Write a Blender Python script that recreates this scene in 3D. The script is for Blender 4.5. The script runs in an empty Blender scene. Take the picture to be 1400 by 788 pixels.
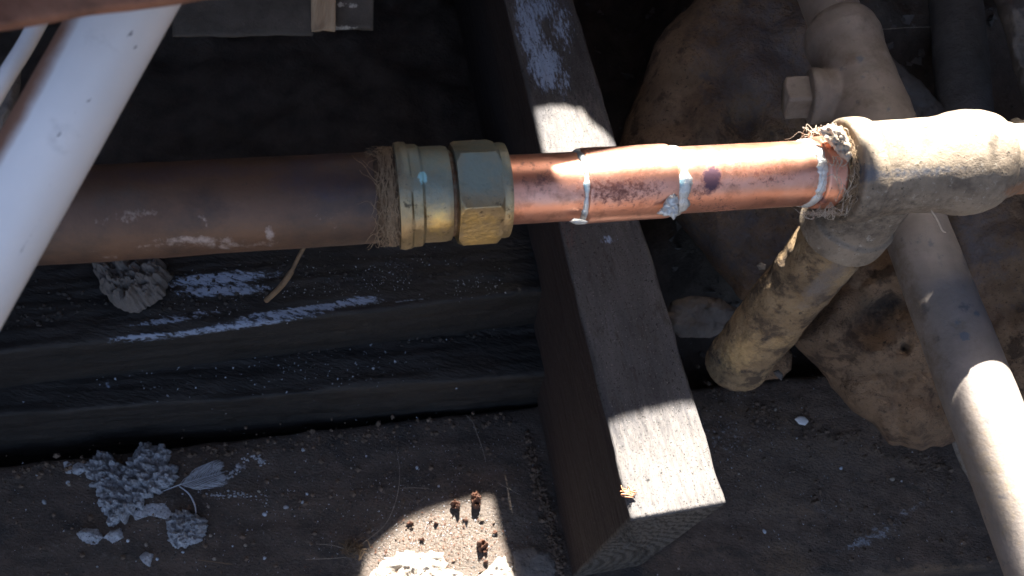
import bpy, bmesh, math, random
import numpy as np
from mathutils import Vector, Matrix, noise, geometry
random.seed(7); np.random.seed(7)
S = bpy.context.scene
COL = S.collection
R = math.radians

# ------------------------------------------------------------------ camera
F, CX, CY = 1117.0, 700.0, 394.0            # focal length and centre in photograph pixels
CAM = Vector((0, 0, 0.80))                  # metres above the pit bottom
ZA = Vector((.0792, .4600, .8844)).normalized()
YA = Vector((.150, .8715, -.4666)); YA = (YA - ZA*YA.dot(ZA)).normalized()
XA = YA.cross(ZA)
ROT = Matrix((XA, YA, ZA))                  # camera axes -> world
cd = bpy.data.cameras.new('camera'); cam = bpy.data.objects.new('camera', cd); COL.objects.link(cam)
cam.matrix_world = Matrix.Translation(CAM) @ ROT.to_4x4()
cd.sensor_width = 36; cd.lens = 36*F/1400; cd.clip_start = .01; cd.clip_end = 200
cd.dof.use_dof = True; cd.dof.focus_distance = .42; cd.dof.aperture_fstop = 21
S.camera = cam

# ------------------------------------------------------------------ light
JH = .455                                    # joist top, metres below the camera
SUN_EL, SUN_AZ = 49.0, -8.0                 # azimuth clockwise from +Y (away from camera)
sdir = Vector((math.sin(R(SUN_AZ))*math.cos(R(SUN_EL)), math.cos(R(SUN_AZ))*math.cos(R(SUN_EL)), math.sin(R(SUN_EL))))
w = bpy.data.worlds.new('World'); S.world = w; w.use_nodes = True
wn = w.node_tree.nodes; sky = wn.new('ShaderNodeTexSky'); sky.sky_type = 'NISHITA'; sky.sun_disc = False; sky.air_density = .75; sky.dust_density = 5.0; sky.ozone_density = .5
sky.sun_elevation = R(SUN_EL); sky.sun_rotation = R(SUN_AZ)
w.node_tree.links.new(sky.outputs[0], wn['Background'].inputs[0]); wn['Background'].inputs[1].default_value = .06
sl = bpy.data.lights.new('sun', 'SUN'); sl.energy = 5.0; sl.angle = R(.5); sl.color = (1, .95, .88)
so = bpy.data.objects.new('sun', sl); COL.objects.link(so); so.rotation_euler = sdir.to_track_quat('Z', 'Y').to_euler()
S.view_settings.view_transform = 'Standard'; S.view_settings.look = 'None'
S.view_settings.exposure = 2.9; S.view_settings.gamma = 1

# ------------------------------------------------------------------ placing helpers
def ray(px, py): return ROT @ Vector(((px-CX)/F, (CY-py)/F, -1.0))
def at(px, py, d): return CAM + ray(px, py)*d                    # d metres in front of the camera
def hit(px, py, h):                                              # on the level h metres below the camera
    r = ray(px, py); return CAM + r*(-h/r.z)
ROTI = ROT.transposed()
def proj(p):
    v = ROTI @ (Vector(p)-CAM); return (CX + v.x/-v.z*F, CY - v.y/-v.z*F)
ROTN = np.array(ROT)
def projN(P):
    v = (P-np.array(CAM)) @ ROTN; z = -v[:, 2]; z[z < 1e-4] = 1e-4
    return CX + v[:, 0]/z*F, CY - v[:, 1]/z*F

# ------------------------------------------------------------------ materials
def srgb(r, g, b):
    f = lambda c: (c/255/12.92) if c/255 <= .04045 else ((c/255+.055)/1.055)**2.4
    return (f(r), f(g), f(b), 1)
def rgb(c): return tuple(c) if len(c) == 4 else (c[0], c[1], c[2], 1)
class NT:
    def __init__(s, name):
        s.m = bpy.data.materials.new(name); s.m.use_nodes = True; s.t = s.m.node_tree; s.n = s.t.nodes
        s.b = s.n['Principled BSDF']; s.tc = s.n.new('ShaderNodeTexCoord').outputs['Object']
    def l(s, a, b): s.t.links.new(a, b)
    def maprot(s, rotz, scale):
        a = s.n.new('ShaderNodeMapping'); a.inputs['Rotation'].default_value = (0, 0, rotz); s.l(s.tc, a.inputs[0])
        b = s.n.new('ShaderNodeMapping'); b.inputs['Scale'].default_value = scale; s.l(a.outputs[0], b.inputs[0]); s.tc = b.outputs[0]
    def noise(s, scale, detail=6, rough=.6, dist=0, vec=None):
        k = s.n.new('ShaderNodeTexNoise'); k.inputs['Scale'].default_value = scale; k.inputs['Detail'].default_value = detail
        k.inputs['Roughness'].default_value = rough; k.inputs['Distortion'].default_value = dist; s.l(vec or s.tc, k.inputs['Vector']); return k.outputs['Fac']
    def vor(s, scale, feat='F1'):
        k = s.n.new('ShaderNodeTexVoronoi'); k.feature = feat; k.inputs['Scale'].default_value = scale; s.l(s.tc, k.inputs['Vector']); return k.outputs['Distance']
    def ramp(s, f, lo, hi, inv=False):
        k = s.n.new('ShaderNodeMapRange'); k.inputs[1].default_value = lo; k.inputs[2].default_value = hi; k.clamp = True
        k.inputs[3].default_value = 1 if inv else 0; k.inputs[4].default_value = 0 if inv else 1; s.l(f, k.inputs[0]); return k.outputs[0]
    def math(s, op, a, b):
        k = s.n.new('ShaderNodeMath'); k.operation = op
        for i, v in enumerate((a, b)):
            if isinstance(v, (int, float)): k.inputs[i].default_value = v
            else: s.l(v, k.inputs[i])
        return k.outputs[0]
    def mix(s, f, a, b):
        k = s.n.new('ShaderNodeMix'); k.data_type = 'RGBA'
        if isinstance(f, (int, float)): k.inputs[0].default_value = f
        else: s.l(f, k.inputs[0])
        for i, v in ((6, a), (7, b)):
            if isinstance(v, tuple): k.inputs[i].default_value = rgb(v)
            else: s.l(v, k.inputs[i])
        return k.outputs[2]
    def mixf(s, f, a, b):
        k = s.n.new('ShaderNodeMix'); k.data_type = 'FLOAT'; s.l(f, k.inputs[0])
        for i, v in ((2, a), (3, b)):
            if isinstance(v, (int, float)): k.inputs[i].default_value = v
            else: s.l(v, k.inputs[i])
        return k.outputs[0]
    def attr(s, name):
        k = s.n.new('ShaderNodeAttribute'); k.attribute_name = name; return k.outputs['Fac']

MATS = {}
def mat(name, c1, c2, scale=60, layers=(), bump=((300, .0006),), rough=.7, rough2=None, metal=0, marks=(), grain=None, spec=.5, lo=.35, hi=.65, specks=(), rings=None):
    """c1/c2 mottled by noise; layers = (colour, scale, lo, hi[, detail]) noise patches; marks = (attribute, colour, scale, roughness, metallic, edge)"""
    s = NT(name); raw_tc = s.tc
    if grain: s.maprot(grain[0], grain[1])
    col = s.mix(s.ramp(s.noise(scale, 8, .65), lo, hi), c1, c2)
    ro = s.mixf(s.ramp(s.noise(scale*1.7, 6), .3, .7), rough, rough if rough2 is None else rough2)
    me = None
    for L in layers:
        f = s.ramp(s.noise(L[1], L[4] if len(L) > 4 else 8, .7), L[2], L[3])
        col = s.mix(f, col, L[0])
        if metal and len(L) > 5:
            me = s.mixf(f, metal if me is None else me, L[5]); ro = s.mixf(f, ro, .75)
    for (a, c, sc, r, mt, edge) in marks:
        f = s.math('ADD', s.attr(a), s.math('MULTIPLY', s.math('SUBTRACT', s.noise(sc, 8, .75), .5), 1.6))
        f = s.ramp(f, .5, .5+edge)
        col = s.mix(f, col, c); ro = s.mixf(f, ro, r)
        if metal or mt: me = s.mixf(f, metal if me is None else me, mt)
    if rings:                                                   # growth rings on a sawn end
        mp = s.n.new('ShaderNodeMapping'); mp.inputs['Location'].default_value = rings[2]; s.l(raw_tc, mp.inputs[0])
        wv = s.n.new('ShaderNodeTexWave'); wv.wave_type = 'RINGS'; wv.rings_direction = 'Y'; wv.inputs['Scale'].default_value = rings[3]; wv.inputs['Distortion'].default_value = 2.5
        wv.inputs['Detail'].default_value = 4; wv.inputs['Detail Scale'].default_value = 60; s.l(mp.outputs[0], wv.inputs[0])
        f = s.math('MULTIPLY', s.ramp(wv.outputs['Fac'], .45, .8), s.ramp(s.attr(rings[0]), .4, .8)); col = s.mix(f, col, rings[1])
    for (c, sc, lo_, hi_) in specks:
        col = s.mix(s.ramp(s.noise(sc, 3, .6, vec=raw_tc), lo_, hi_), col, c)
    s.l(col, s.b.inputs['Base Color']); s.l(ro, s.b.inputs['Roughness'])
    if me is not None: s.l(me, s.b.inputs['Metallic'])
    else: s.b.inputs['Metallic'].default_value = metal
    s.b.inputs['Specular IOR Level'].default_value = spec
    h = None
    for (sc, d) in bump:
        k = s.math('MULTIPLY', s.noise(sc, 6, .65), d); h = k if h is None else s.math('ADD', h, k)
    if h is not None:
        bn = s.n.new('ShaderNodeBump'); bn.inputs['Distance'].default_value = 1.0; bn.inputs['Strength'].default_value = 1.0
        s.l(h, bn.inputs['Height']); s.l(bn.outputs[0], s.b.inputs['Normal'])
    MATS[name] = s.m; return s.m

# ------------------------------------------------------------------ objects
LOC = {}
def thing(name, label, cat, loc=(0, 0, 0), group=None):
    o = bpy.data.objects.new(name, None); COL.objects.link(o); o.location = loc; o.empty_display_size = .02
    o['label'] = label; o['category'] = cat; LOC[o] = Vector(loc)
    if group: o['group'] = group
    return o
def obj(name, V, Fc, m, parent=None, smooth=True, kind=None, label=None, cat=None, group=None, attrs=None, sharp=None):
    V = np.asarray(V, dtype=float); base = LOC[parent] if parent is not None else Vector((0, 0, 0))
    own = Vector((0, 0, 0))
    if parent is None and cat:                                  # a thing that is one mesh gets its origin at its base
        own = Vector((float(V[:, 0].mean()), float(V[:, 1].mean()), float(V[:, 2].min())))
    me = bpy.data.meshes.new(name); me.from_pydata((V-np.array(base+own)).tolist(), [], [tuple(map(int, f)) for f in Fc]); me.update()
    if smooth: me.polygons.foreach_set('use_smooth', [True]*len(me.polygons))
    if sharp: me.set_sharp_from_angle(angle=R(sharp))
    if attrs:
        for a, fn in attrs.items():
            at_ = me.attributes.new(a, 'FLOAT', 'POINT'); at_.data.foreach_set('value', fn(V).astype(np.float32))
    me.materials.append(m if not isinstance(m, str) else MATS[m])
    o = bpy.data.objects.new(name, me); COL.objects.link(o)
    if parent is not None: o.parent = parent
    o.location = own
    LOC[o] = base+own
    if kind: o['kind'] = kind
    if label: o['label'] = label
    if cat: o['category'] = cat
    if group: o['group'] = group
    return o
def sub(o, base): LOC[o] = base

def spots(lst, soft=1.0):
    """mask: ellipses (px, py, rx, ry[, angle]) in photograph pixels where a stain, deposit or painted light or shade sits"""
    def fn(V):
        x, y = projN(V); r = np.zeros(len(V))
        for e in lst:
            a = R(e[4]) if len(e) > 4 else 0; s_ = e[5] if len(e) > 5 else 1
            dx, dy = x-e[0], y-e[1]; u = (dx*math.cos(a)+dy*math.sin(a))/e[2]; v = (-dx*math.sin(a)+dy*math.cos(a))/e[3]
            r = np.maximum(r, s_*np.clip(1.0-(u*u+v*v)*.5*soft, 0, 1))
        return r
    return fn

def nz(p, sc, octv=4, seed=0.0): return noise.fractal(Vector((p[0]*sc+seed, p[1]*sc-seed, p[2]*sc+seed*.5)), 1.0, 2.0, octv)

def frame(ax, up=None):
    ax = ax.normalized(); up = up or -ray(700, 394)
    u = (up-ax*up.dot(ax)).normalized(); v = ax.cross(u); return u, v

def lathe(P0, ax, prof, nseg=96, amp=0, nsc=120, rfun=None, cap=True, up=None, seed=0, V0=None):
    """prof = [(t, r)...] along the axis from P0; rfun(theta, t, r) changes the radius"""
    u, v = frame(ax, up); ax = ax.normalized(); V = []; Fc = []
    for (t, r) in prof:
        for k in range(nseg):
            th = 2*math.pi*k/nseg; rr = rfun(th, t, r) if rfun else r
            d = u*math.cos(th)+v*math.sin(th); p = P0+ax*t+d*rr
            if amp: p += d*amp*nz(p, nsc, 4, seed)
            V.append(tuple(p))
    n = len(prof)
    for i in range(n-1):
        for k in range(nseg):
            a = i*nseg+k; b = i*nseg+(k+1) % nseg; Fc.append((a, b, b+nseg, a+nseg))
    if cap:
        Fc.append(tuple(range(nseg))[::-1]); Fc.append(tuple(range((n-1)*nseg, n*nseg)))
    return V, Fc
def fill(prof, step):
    out = [prof[0]]
    for a, b in zip(prof, prof[1:]):
        n = max(1, int(abs(b[0]-a[0])/step))
        for i in range(1, n+1): out.append((a[0]+(b[0]-a[0])*i/n, a[1]+(b[1]-a[1])*i/n))
    return out
def join(*parts):
    V = []; Fc = []
    for v, f in parts:
        o = len(V); V += list(v); Fc += [tuple(i+o for i in q) for q in f]
    return V, Fc

def tube(pts, r, nseg=5, taper=True):
    pts = [Vector(p) for p in pts]; V = []; Fc = []; n = len(pts)
    for i, p in enumerate(pts):
        t = (pts[min(i+1, n-1)]-pts[max(i-1, 0)]).normalized()
        a = t.orthogonal().normalized() if i == 0 else (pa - t*pa.dot(t)).normalized()
        pa = a; b = t.cross(a); rr = r[i] if isinstance(r, (list, tuple)) else r*(1 if not taper else (.55+.45*math.sin(math.pi*min(1, (i+.5)/n))))
        for k in range(nseg):
            th = 2*math.pi*k/nseg; V.append(tuple(p+(a*math.cos(th)+b*math.sin(th))*rr))
    for i in range(n-1):
        for k in range(nseg):
            q = i*nseg+k; s_ = i*nseg+(k+1) % nseg; Fc.append((q, s_, s_+nseg, q+nseg))
    Fc.append(tuple(range(nseg))[::-1]); Fc.append(tuple(range((n-1)*nseg, n*nseg)))
    return V, Fc
def smoothpath(pts, n=8):
    pts = [Vector(p) for p in pts]; out = []
    for i in range(len(pts)-1):
        p0 = pts[max(i-1, 0)]; p1 = pts[i]; p2 = pts[i+1]; p3 = pts[min(i+2, len(pts)-1)]
        for k in range(n):
            t = k/n; out.append(.5*((2*p1)+(-p0+p2)*t+(2*p0-5*p1+4*p2-p3)*t*t+(-p0+3*p1-3*p2+p3)*t**3))
    out.append(pts[-1]); return out

def rock(outline, base, normal, thick, back=.5, nring=26, nout=130, amp=.15, nsc=40, jag=.02, flat=2.2, seed=0, steps=0, dents=(), facet=0):
    """closed solid: outline in photo pixels put on a surface by base(px,py), domed along normal, with a real back"""
    P = [Vector(o) for o in outline]; n = len(P); cyc = []
    per = [0]
    for i in range(n): per.append(per[-1]+(P[(i+1) % n]-P[i]).length)
    for k in range(nout):
        s_ = per[-1]*k/nout; i = max(j for j in range(n) if per[j] <= s_+1e-9); f = (s_-per[i])/(per[i+1]-per[i])
        cyc.append(P[i].lerp(P[(i+1) % n], f))
    cyc = [(cyc[k-1]+cyc[k]*2+cyc[(k+1) % nout])/4 for k in range(nout)]
    c = sum(cyc, Vector((0, 0)))/nout; size = sum((q-c).length for q in cyc)/nout
    cyc = [c+(q-c)*(1+jag*2*nz((q.x/size*2, q.y/size*2, seed), 2.5, 5, seed)) for q in cyc]
    V = []; Fc = []
    def ring(s_, hgt):
        for q in cyc:
            e = c+(q-c)*s_; p = base(e.x, e.y)
            h = hgt*(1+amp*2.2*nz(p, nsc, 6, seed))
            if steps: h += thick*steps*abs(noise.noise(Vector(p)*nsc*.6+Vector((seed, 0, 0))))
            if hgt > 0 and facet: h += thick*facet*(.45-noise.voronoi(Vector(p)*nsc*1.6)[0][0])*min(1, 3*(1-s_))
            for (dx_, dy_, dr_, dd_) in dents: h -= dd_*math.exp(-((e.x-dx_)**2+(e.y-dy_)**2)/(dr_*dr_))*(1 if hgt > 0 else 0)
            V.append(tuple(p+normal*h))
    V.append(tuple(base(c.x, c.y)+normal*thick*(1+amp*2.2*nz(base(c.x, c.y), nsc, 6, seed))))
    for i in range(1, nring+1):
        s_ = (i/nring)**.8; ring(s_, thick*max(0, 1-s_**flat)**.5)
    m = 6
    for i in range(1, m+1):
        s_ = 1-.98*i/m*.9; ring(s_, -thick*back*max(0, 1-s_**flat)**.5)
    for k in range(nout): Fc.append((0, 1+k, 1+(k+1) % nout))
    for i in range(nring+m-1):
        for k in range(nout):
            a = 1+i*nout+k; b = 1+i*nout+(k+1) % nout; Fc.append((a, a+nout, b+nout, b))
    Fc.append(tuple(1+(nring+m-1)*nout+k for k in range(nout)))
    return V, Fc
UP = Vector((0, 0, 1))
def onlevel(h): return lambda x, y: hit(x, y, h)
def ondepth(d, gx=0, gy=0, x0=0, y0=0): return lambda x, y: at(x, y, d+gx*(x-x0)+gy*(y-y0))

def beam(A1, B1, A2, B2, height, stepL=.003, stepS=.0025, rnd=.002, amp=.0006, gsc=(6, 180), seed=0, capamp=.001, down=Vector((0, 0, -1))):
    """rounded rectangular timber; section at end 1 has top corners A1,B1, at end 2 A2,B2, and hangs `height` down"""
    A1, B1, A2, B2 = map(Vector, (A1, B1, A2, B2)); L = ((A2-A1).length+(B2-B1).length)/2; nL = max(2, int(L/stepL)); W = (B1-A1).length
    nw = max(3, int(W/stepS)); nh = max(3, int(height/(stepS*1.6)))
    sec = [(0+i/nw, 0) for i in range(nw)]+[(1, i/nh) for i in range(nh)]+[(1-i/nw, 1) for i in range(nw)]+[(0, 1-i/nh) for i in range(nh)]
    ns = len(sec); V = []; Fc = []
    axis = ((A2+B2)-(A1+B1)).normalized()
    def pt(s_, t, shrink=0, out=0):
        A = A1.lerp(A2, t); B = B1.lerp(B2, t); x, y = s_
        side = (B-A).normalized(); w_ = (B-A).length
        X = x*w_; Y = y*height; rd = rnd*(1+.8*noise.noise(Vector((t*L*40, x*3+seed, y*3)))+2.2*max(0, noise.noise(Vector((t*L*22, x*2+seed*3, y*2)))-.15))
        cx = min(max(X, rd), w_-rd); cy = min(max(Y, rd), height-rd)
        dx, dy = X-cx, Y-cy; dl = math.hypot(dx, dy)
        if dl > 1e-9 and dl > rd: dx, dy = dx*rd/dl, dy*rd/dl
        X, Y = cx+dx, cy+dy
        nx = (-1 if x == 0 else 1 if x == 1 else 0); ny = (-1 if y == 0 else 1 if y == 1 else 0)
        g = noise.fractal(Vector((t*L*gsc[0], X*gsc[1]+seed, Y*gsc[1])), 1, 2, 3)*amp + noise.fractal(Vector((t*L*30, X*30+seed, Y*30)), 1, 2, 3)*amp*.8
        X += nx*g; Y += ny*g
        X = w_/2+(X-w_/2)*(1-shrink); Y = height/2+(Y-height/2)*(1-shrink)
        return A+side*X+down*Y+axis*out
    for i in range(nL+1):
        for s_ in sec: V.append(tuple(pt(s_, i/nL)))
    for i in range(nL):
        for k in range(ns):
            a = i*ns+k; b = i*ns+(k+1) % ns; Fc.append((a, a+ns, b+ns, b))
    for (t, off, sg) in ((0, 0, -1), (1, nL*ns, 1)):
        prev = off
        for j in range(1, 16):
            sh = (j/16)**1.0; st = len(V)
            for s_ in sec:
                p = pt(s_, t, sh); o = capamp*nz(p, 160, 4, seed)*min(1, j/2)
                V.append(tuple(p+axis*(sg*(abs(o))*-1+sg*.0006)))
            for k in range(ns):
                a = prev+k; b = prev+(k+1) % ns; Fc.append((a, b, st+(k+1) % ns, st+k) if sg < 0 else (b, a, st+k, st+(k+1) % ns))
            prev = st
        Fc.append(tuple(prev+k for k in range(ns)))
    return V, Fc
def lineat(p, q, h, x):
    """point on the level h where the photographed edge p-q (pixels), carried on straight, has world x"""
    a, b = hit(*p, h), hit(*q, h); return a+(b-a)*((x-a.x)/(b.x-a.x))

# ------------------------------------------------------------------ material library
jang = math.atan2(*(hit(735, 0, .455)-hit(925, 690, .455)).xy)      # joist direction, from +Y
mat('tarred_wood', (.006, .005, .0045), (.017, .014, .012), 40, layers=(((.05, .04, .034), 90, .64, .76), ((.008, .007, .006), 25, .5, .6)),
    bump=((100, .0018), (420, .0014)), rough=.5, rough2=.8, marks=(('lime', (.24, .29, .38), 420, .9, 0, .14), ('dust', (.10, .085, .07), 300, .9, 0, .5)), grain=(0.12, (.35, 1, 1)))  # lime streaks tinted blue for the skylight on them
mat('joist_wood', (.034, .032, .034), (.078, .073, .074), 50, layers=(((.035, .027, .023), 220, .55, .7), ((.19, .17, .16), 700, .58, .68), ((.012, .010, .009), 700, .59, .64)),
    bump=((90, .0012), (420, .0011)), rough=.75, rough2=.9, grain=(jang, (1, .22, 1)), specks=(((.012, .010, .009), 900, .60, .66), ((.008, .007, .006), 380, .66, .71), ((.22, .20, .18), 1100, .64, .72)),
    rings=('endg', (.035, .027, .02), (-.02, 0, -.05), 40),
    marks=(('lime', (.25, .33, .47), 520, .9, 0, .2), ('sun_pale', (.20, .18, .16), 420, .85, 0, .9), ('red', (.10, .022, .012), 200, .8, 0, .5), ('char', (.010, .007, .006), 140, .85, 0, .4), ('side', (.026, .013, .009), 200, .85, 0, .3), ('endg', (.10, .085, .065), 160, .85, 0, .5)))  # whitish lime dust, with the blue of the skylight put into its colour
mat('plank_wood', (.038, .027, .020), (.088, .062, .046), 45, layers=(((.14, .115, .10), 420, .58, .70), ((.02, .016, .014), 30, .52, .66)),
    bump=((70, .0016), (600, .0022)), rough=.6, rough2=.85, grain=(0.1, (.6, 1, 1)), spec=.6, specks=(((.14, .125, .115), 700, .62, .72), ((.010, .009, .008), 500, .60, .68), ((.09, .075, .06), 160, .60, .72)),
    marks=(('dust', (.25, .18, .13), 110, .9, 0, .9), ('lime', (.34, .36, .40), 300, .9, 0, .2), ('tan', (.20, .13, .075), 90, .9, 0, .6), ('wrinkle', (.11, .085, .065), 420, .30, 0, .35)))
mat('soil', (.06, .047, .038), (.12, .095, .075), 30, layers=(((.09, .07, .055), 220, .60, .72),), bump=((60, .004), (300, .002)), rough=.95)
mat('char_crumbs', (.012, .010, .009), (.06, .05, .042), 200, bump=(), rough=.95)
mat('rubble_dirt', (.06, .042, .03), (.17, .12, .085), 200, bump=((400, .001),), rough=.95)
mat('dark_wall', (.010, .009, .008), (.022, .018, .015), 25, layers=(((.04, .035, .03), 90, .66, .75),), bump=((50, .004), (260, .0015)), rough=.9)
mat('sandstone', (.20, .125, .07), (.32, .205, .12), 26, layers=(((.095, .055, .036), 14, .50, .68), ((.05, .032, .022), 420, .56, .66), ((.24, .17, .115), 60, .60, .75), ((.04, .028, .02), 130, .64, .68), ((.10, .062, .036), 45, .52, .60)),
    bump=((45, .0060), (220, .0055), (900, .0020)), rough=.92, marks=(('grey', (.20, .165, .155), 90, .9, 0, .5), ('hole_shade', (.055, .038, .028), 120, .95, 0, .5), ('warm', (.27, .18, .11), 40, .95, 0, .8)))  # dark mark paints the shade inside the hollows
mat('grey_stone', (.10, .088, .078), (.16, .142, .13), 30, layers=(((.06, .05, .044), 200, .62, .72),), bump=((60, .0025), (420, .0012)), rough=.92)
mat('old_copper', (.085, .050, .034), (.135, .075, .046), 22, layers=(((.05, .034, .028), 14, .48, .62), ((.055, .04, .034), 260, .64, .72)),
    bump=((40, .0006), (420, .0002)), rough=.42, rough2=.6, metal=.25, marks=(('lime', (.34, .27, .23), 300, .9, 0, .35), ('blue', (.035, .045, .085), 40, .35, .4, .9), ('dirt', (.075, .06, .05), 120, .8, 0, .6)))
mat('copper', (.68, .29, .18), (.82, .43, .31), 30, layers=(((.50, .23, .15), 90, .52, .66), ((.28, .10, .08), 420, .62, .70), ((.34, .17, .13), 30, .58, .72)),
    bump=((60, .00012), (500, .00010)), rough=.28, rough2=.44, metal=.82,
    marks=(('purple', (.10, .05, .07), 180, .55, .4, .3), ('pale', (.84, .55, .46), 90, .42, .75, .7), ('speck', (.20, .075, .055), 520, .6, .3, .25)))
mat('brass', (.33, .25, .14), (.47, .36, .20), 60, layers=(((.24, .18, .09), 60, .48, .66), ((.10, .075, .045), 320, .57, .66), ((.70, .56, .30), 200, .66, .72)), bump=((120, .0005), (700, .0002)),
    rough=.36, rough2=.5, metal=.85, marks=(('verd', (.20, .25, .22), 90, .55, .35, .8), ('blue', (.30, .58, .62), 300, .7, 0, .2), ('gold', (.80, .58, .22), 120, .28, 1, .6), ('dark', (.12, .055, .025), 160, .6, .3, .6)))
mat('solder', (.56, .57, .54), (.74, .76, .74), 200, layers=(((.30, .27, .20), 420, .58, .68),), bump=((400, .0006), (1200, .0002)), rough=.4, metal=.55, marks=(('cyan', (.34, .62, .70), 160, .7, 0, .5),))
mat('tee_metal', (.18, .140, .10), (.29, .232, .165), 40, layers=(((.11, .085, .06), 60, .50, .66), ((.34, .30, .24), 300, .58, .68), ((.05, .04, .03), 420, .60, .66)),
    bump=((70, .0010), (420, .0004), (1400, .0002)), rough=.72, marks=(('bare', (.12, .12, .13), 300, .5, .3, .35), ('green', (.15, .13, .07), 300, .8, 0, .4), ('grime', (.075, .058, .042), 260, .9, 0, .5), ('rust', (.28, .13, .06), 200, .9, 0, .6)))
mat('crust_pipe', (.19, .125, .065), (.32, .22, .115), 50, layers=(((.09, .06, .035), 60, .48, .58), ((.07, .05, .033), 200, .60, .67), ((.06, .04, .03), 520, .64, .70)),
    bump=((60, .0022), (300, .0022)), rough=.85, marks=(('clean', (.19, .15, .115), 80, .6, .1, .4), ('dark', (.05, .037, .028), 160, .9, 0, .4), ('yellow', (.46, .31, .14), 140, .85, 0, .5)))
mat('grey_pipe', (.17, .145, .125), (.25, .215, .19), 40, layers=(((.12, .115, .12), 110, .60, .68), ((.11, .085, .06), 22, .56, .70), ((.10, .09, .085), 420, .68, .73)),
    bump=((90, .0005), (500, .0003)), rough=.6, marks=(('brown', (.12, .088, .06), 110, .85, 0, .6), ('spot', (.11, .125, .15), 130, .6, .1, .25), ('sand', (.22, .17, .11), 260, .9, 0, .5), ('blue', (.20, .20, .21), 60, .5, .1, .9)))
mat('white_plastic', (.68, .69, .70), (.76, .76, .76), 20, layers=(((.46, .46, .46), 50, .58, .78), ((.40, .39, .38), 420, .68, .76)), bump=((300, .00008),), rough=.36,
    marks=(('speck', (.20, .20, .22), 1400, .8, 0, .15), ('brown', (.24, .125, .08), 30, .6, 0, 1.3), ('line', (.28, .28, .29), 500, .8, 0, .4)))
mat('rust_board', (.16, .065, .035), (.30, .14, .085), 60, layers=(((.10, .05, .03), 90, .5, .7), ((.34, .20, .12), 160, .60, .72)), bump=((90, .001), (400, .0005)), rough=.85)
mat('mortar', (.36, .38, .42), (.60, .63, .68), 200, layers=(((.10, .105, .12), 520, .54, .62), ((.30, .26, .22), 40, .58, .72)), bump=((300, .0040), (1000, .0020)), rough=.95)
mat('pale_mortar', (.24, .205, .165), (.40, .36, .31), 120, layers=(((.10, .06, .035), 260, .56, .66), ((.05, .035, .025), 600, .62, .68)), bump=((160, .003), (700, .001)), rough=.95)
mat('lime_flake', (.36, .41, .49), (.52, .56, .62), 200, layers=(((.08, .085, .10), 500, .60, .66),), bump=((400, .0008),), rough=.9)
mat('hemp', (.20, .135, .08), (.36, .26, .16), 300, bump=(), rough=.8)
mat('hemp_mass', (.06, .036, .02), (.16, .10, .055), 120, layers=(((.03, .02, .012), 300, .5, .6),), bump=((300, .002), (900, .001)), rough=.9)
mat('pale_fibre', (.40, .33, .25), (.55, .47, .38), 300, bump=(), rough=.7)
mat('hair', (.16, .13, .10), (.26, .22, .18), 300, bump=(), rough=.6)
mat('bark', (.05, .022, .014), (.15, .065, .035), 300, bump=((500, .001),), rough=.85)
mat('straw', (.10, .065, .035), (.17, .11, .06), 200, bump=((300, .0003),), rough=.8)
mat('feather_mat', (.36, .40, .46), (.50, .54, .60), 200, bump=(), rough=.7)
mat('splinter_wood', (.30, .20, .12), (.46, .34, .22), 120, layers=(((.09, .045, .025), 120, .56, .64),), bump=((200, .002),), rough=.85, grain=(0, (1, .15, .15)))
mat('block_paint', (.045, .036, .028), (.075, .062, .05), 60, layers=(((.24, .25, .24), 200, .69, .73),), bump=((90, .0012), (400, .0006)), rough=.7, marks=(('lime', (.32, .30, .26), 300, .9, 0, .2),))

# ------------------------------------------------------------------ setting
# soil sheet of the pit, one piece that runs on far beyond the opening
BA, BB = hit(0, 637, .68), hit(1100, 512, .68)
def BANKY(x): return BA.y+(BB.y-BA.y)*(x-BA.x)/(BB.x-BA.x)+.015
def soil():
    xs = np.concatenate([np.linspace(-30, -1.1, 8), np.arange(-1, 1.2, .008), np.linspace(1.3, 30, 8)])
    ys = np.concatenate([np.linspace(-30, -.6, 8), np.arange(-.5, 1.3, .008), np.linspace(1.4, 30, 8)])
    V = []
    for y in ys:
        for x in xs:
            near = abs(x) < 1.2 and abs(y) < 1.4
            z = .05
            if near:
                k = max(0, min(1, (x-.10)/.12))*max(0, min(1, (y-BANKY(x))/.24)); z += .27*k
                z += .016*noise.fractal(Vector((x*14, y*14, 3)), 1, 2, 5)
            V.append((x, y, z))
    n = len(xs); Fc = [(j*n+i, j*n+i+1, j*n+i+1+n, j*n+i+n) for j in range(len(ys)-1) for i in range(n-1)]
    obj('ground', V, Fc, 'soil', kind='structure')
soil()
def wallbox(x0, x1, y0, y1, z0, z1, m='dark_wall', name='pit_wall', relief=.012):
    """wall of the pit with an uneven earthy face"""
    V = []; Fc = []; N = 70
    L = Vector((x1-x0, y1-y0, 0)); T = Vector((-L.y, L.x, 0)).normalized()*.12
    for j in range(31):
        for i in range(N+1):
            p = Vector((x0, y0, z0))+L*(i/N)+Vector((0, 0, (z1-z0)*j/30)); p += T.normalized()*relief*noise.fractal(p*9, 1, 2, 5); V.append(tuple(p))
    for j in range(30):
        for i in range(N):
            a = j*(N+1)+i; Fc.append((a, a+1, a+N+2, a+N+1))
    o = len(V); q = [Vector((x0, y0, z0)), Vector((x1, y1, z0)), Vector((x1, y1, z1)), Vector((x0, y0, z1))]
    V += [tuple(p+T*(.8)) for p in q]
    Fc += [(o, o+3, o+2, o+1), (0, N, o+1, o), (30*(N+1), o+3, o+2, 30*(N+1)+N), (0, o, o+3, 30*(N+1)), (N, 30*(N+1)+N, o+2, o+1)]
    obj(name, V, Fc, m, kind='structure')
wallbox(-1.1, 1.3, 1.25, 1.25, .0, .92, name='back_wall')
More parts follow.
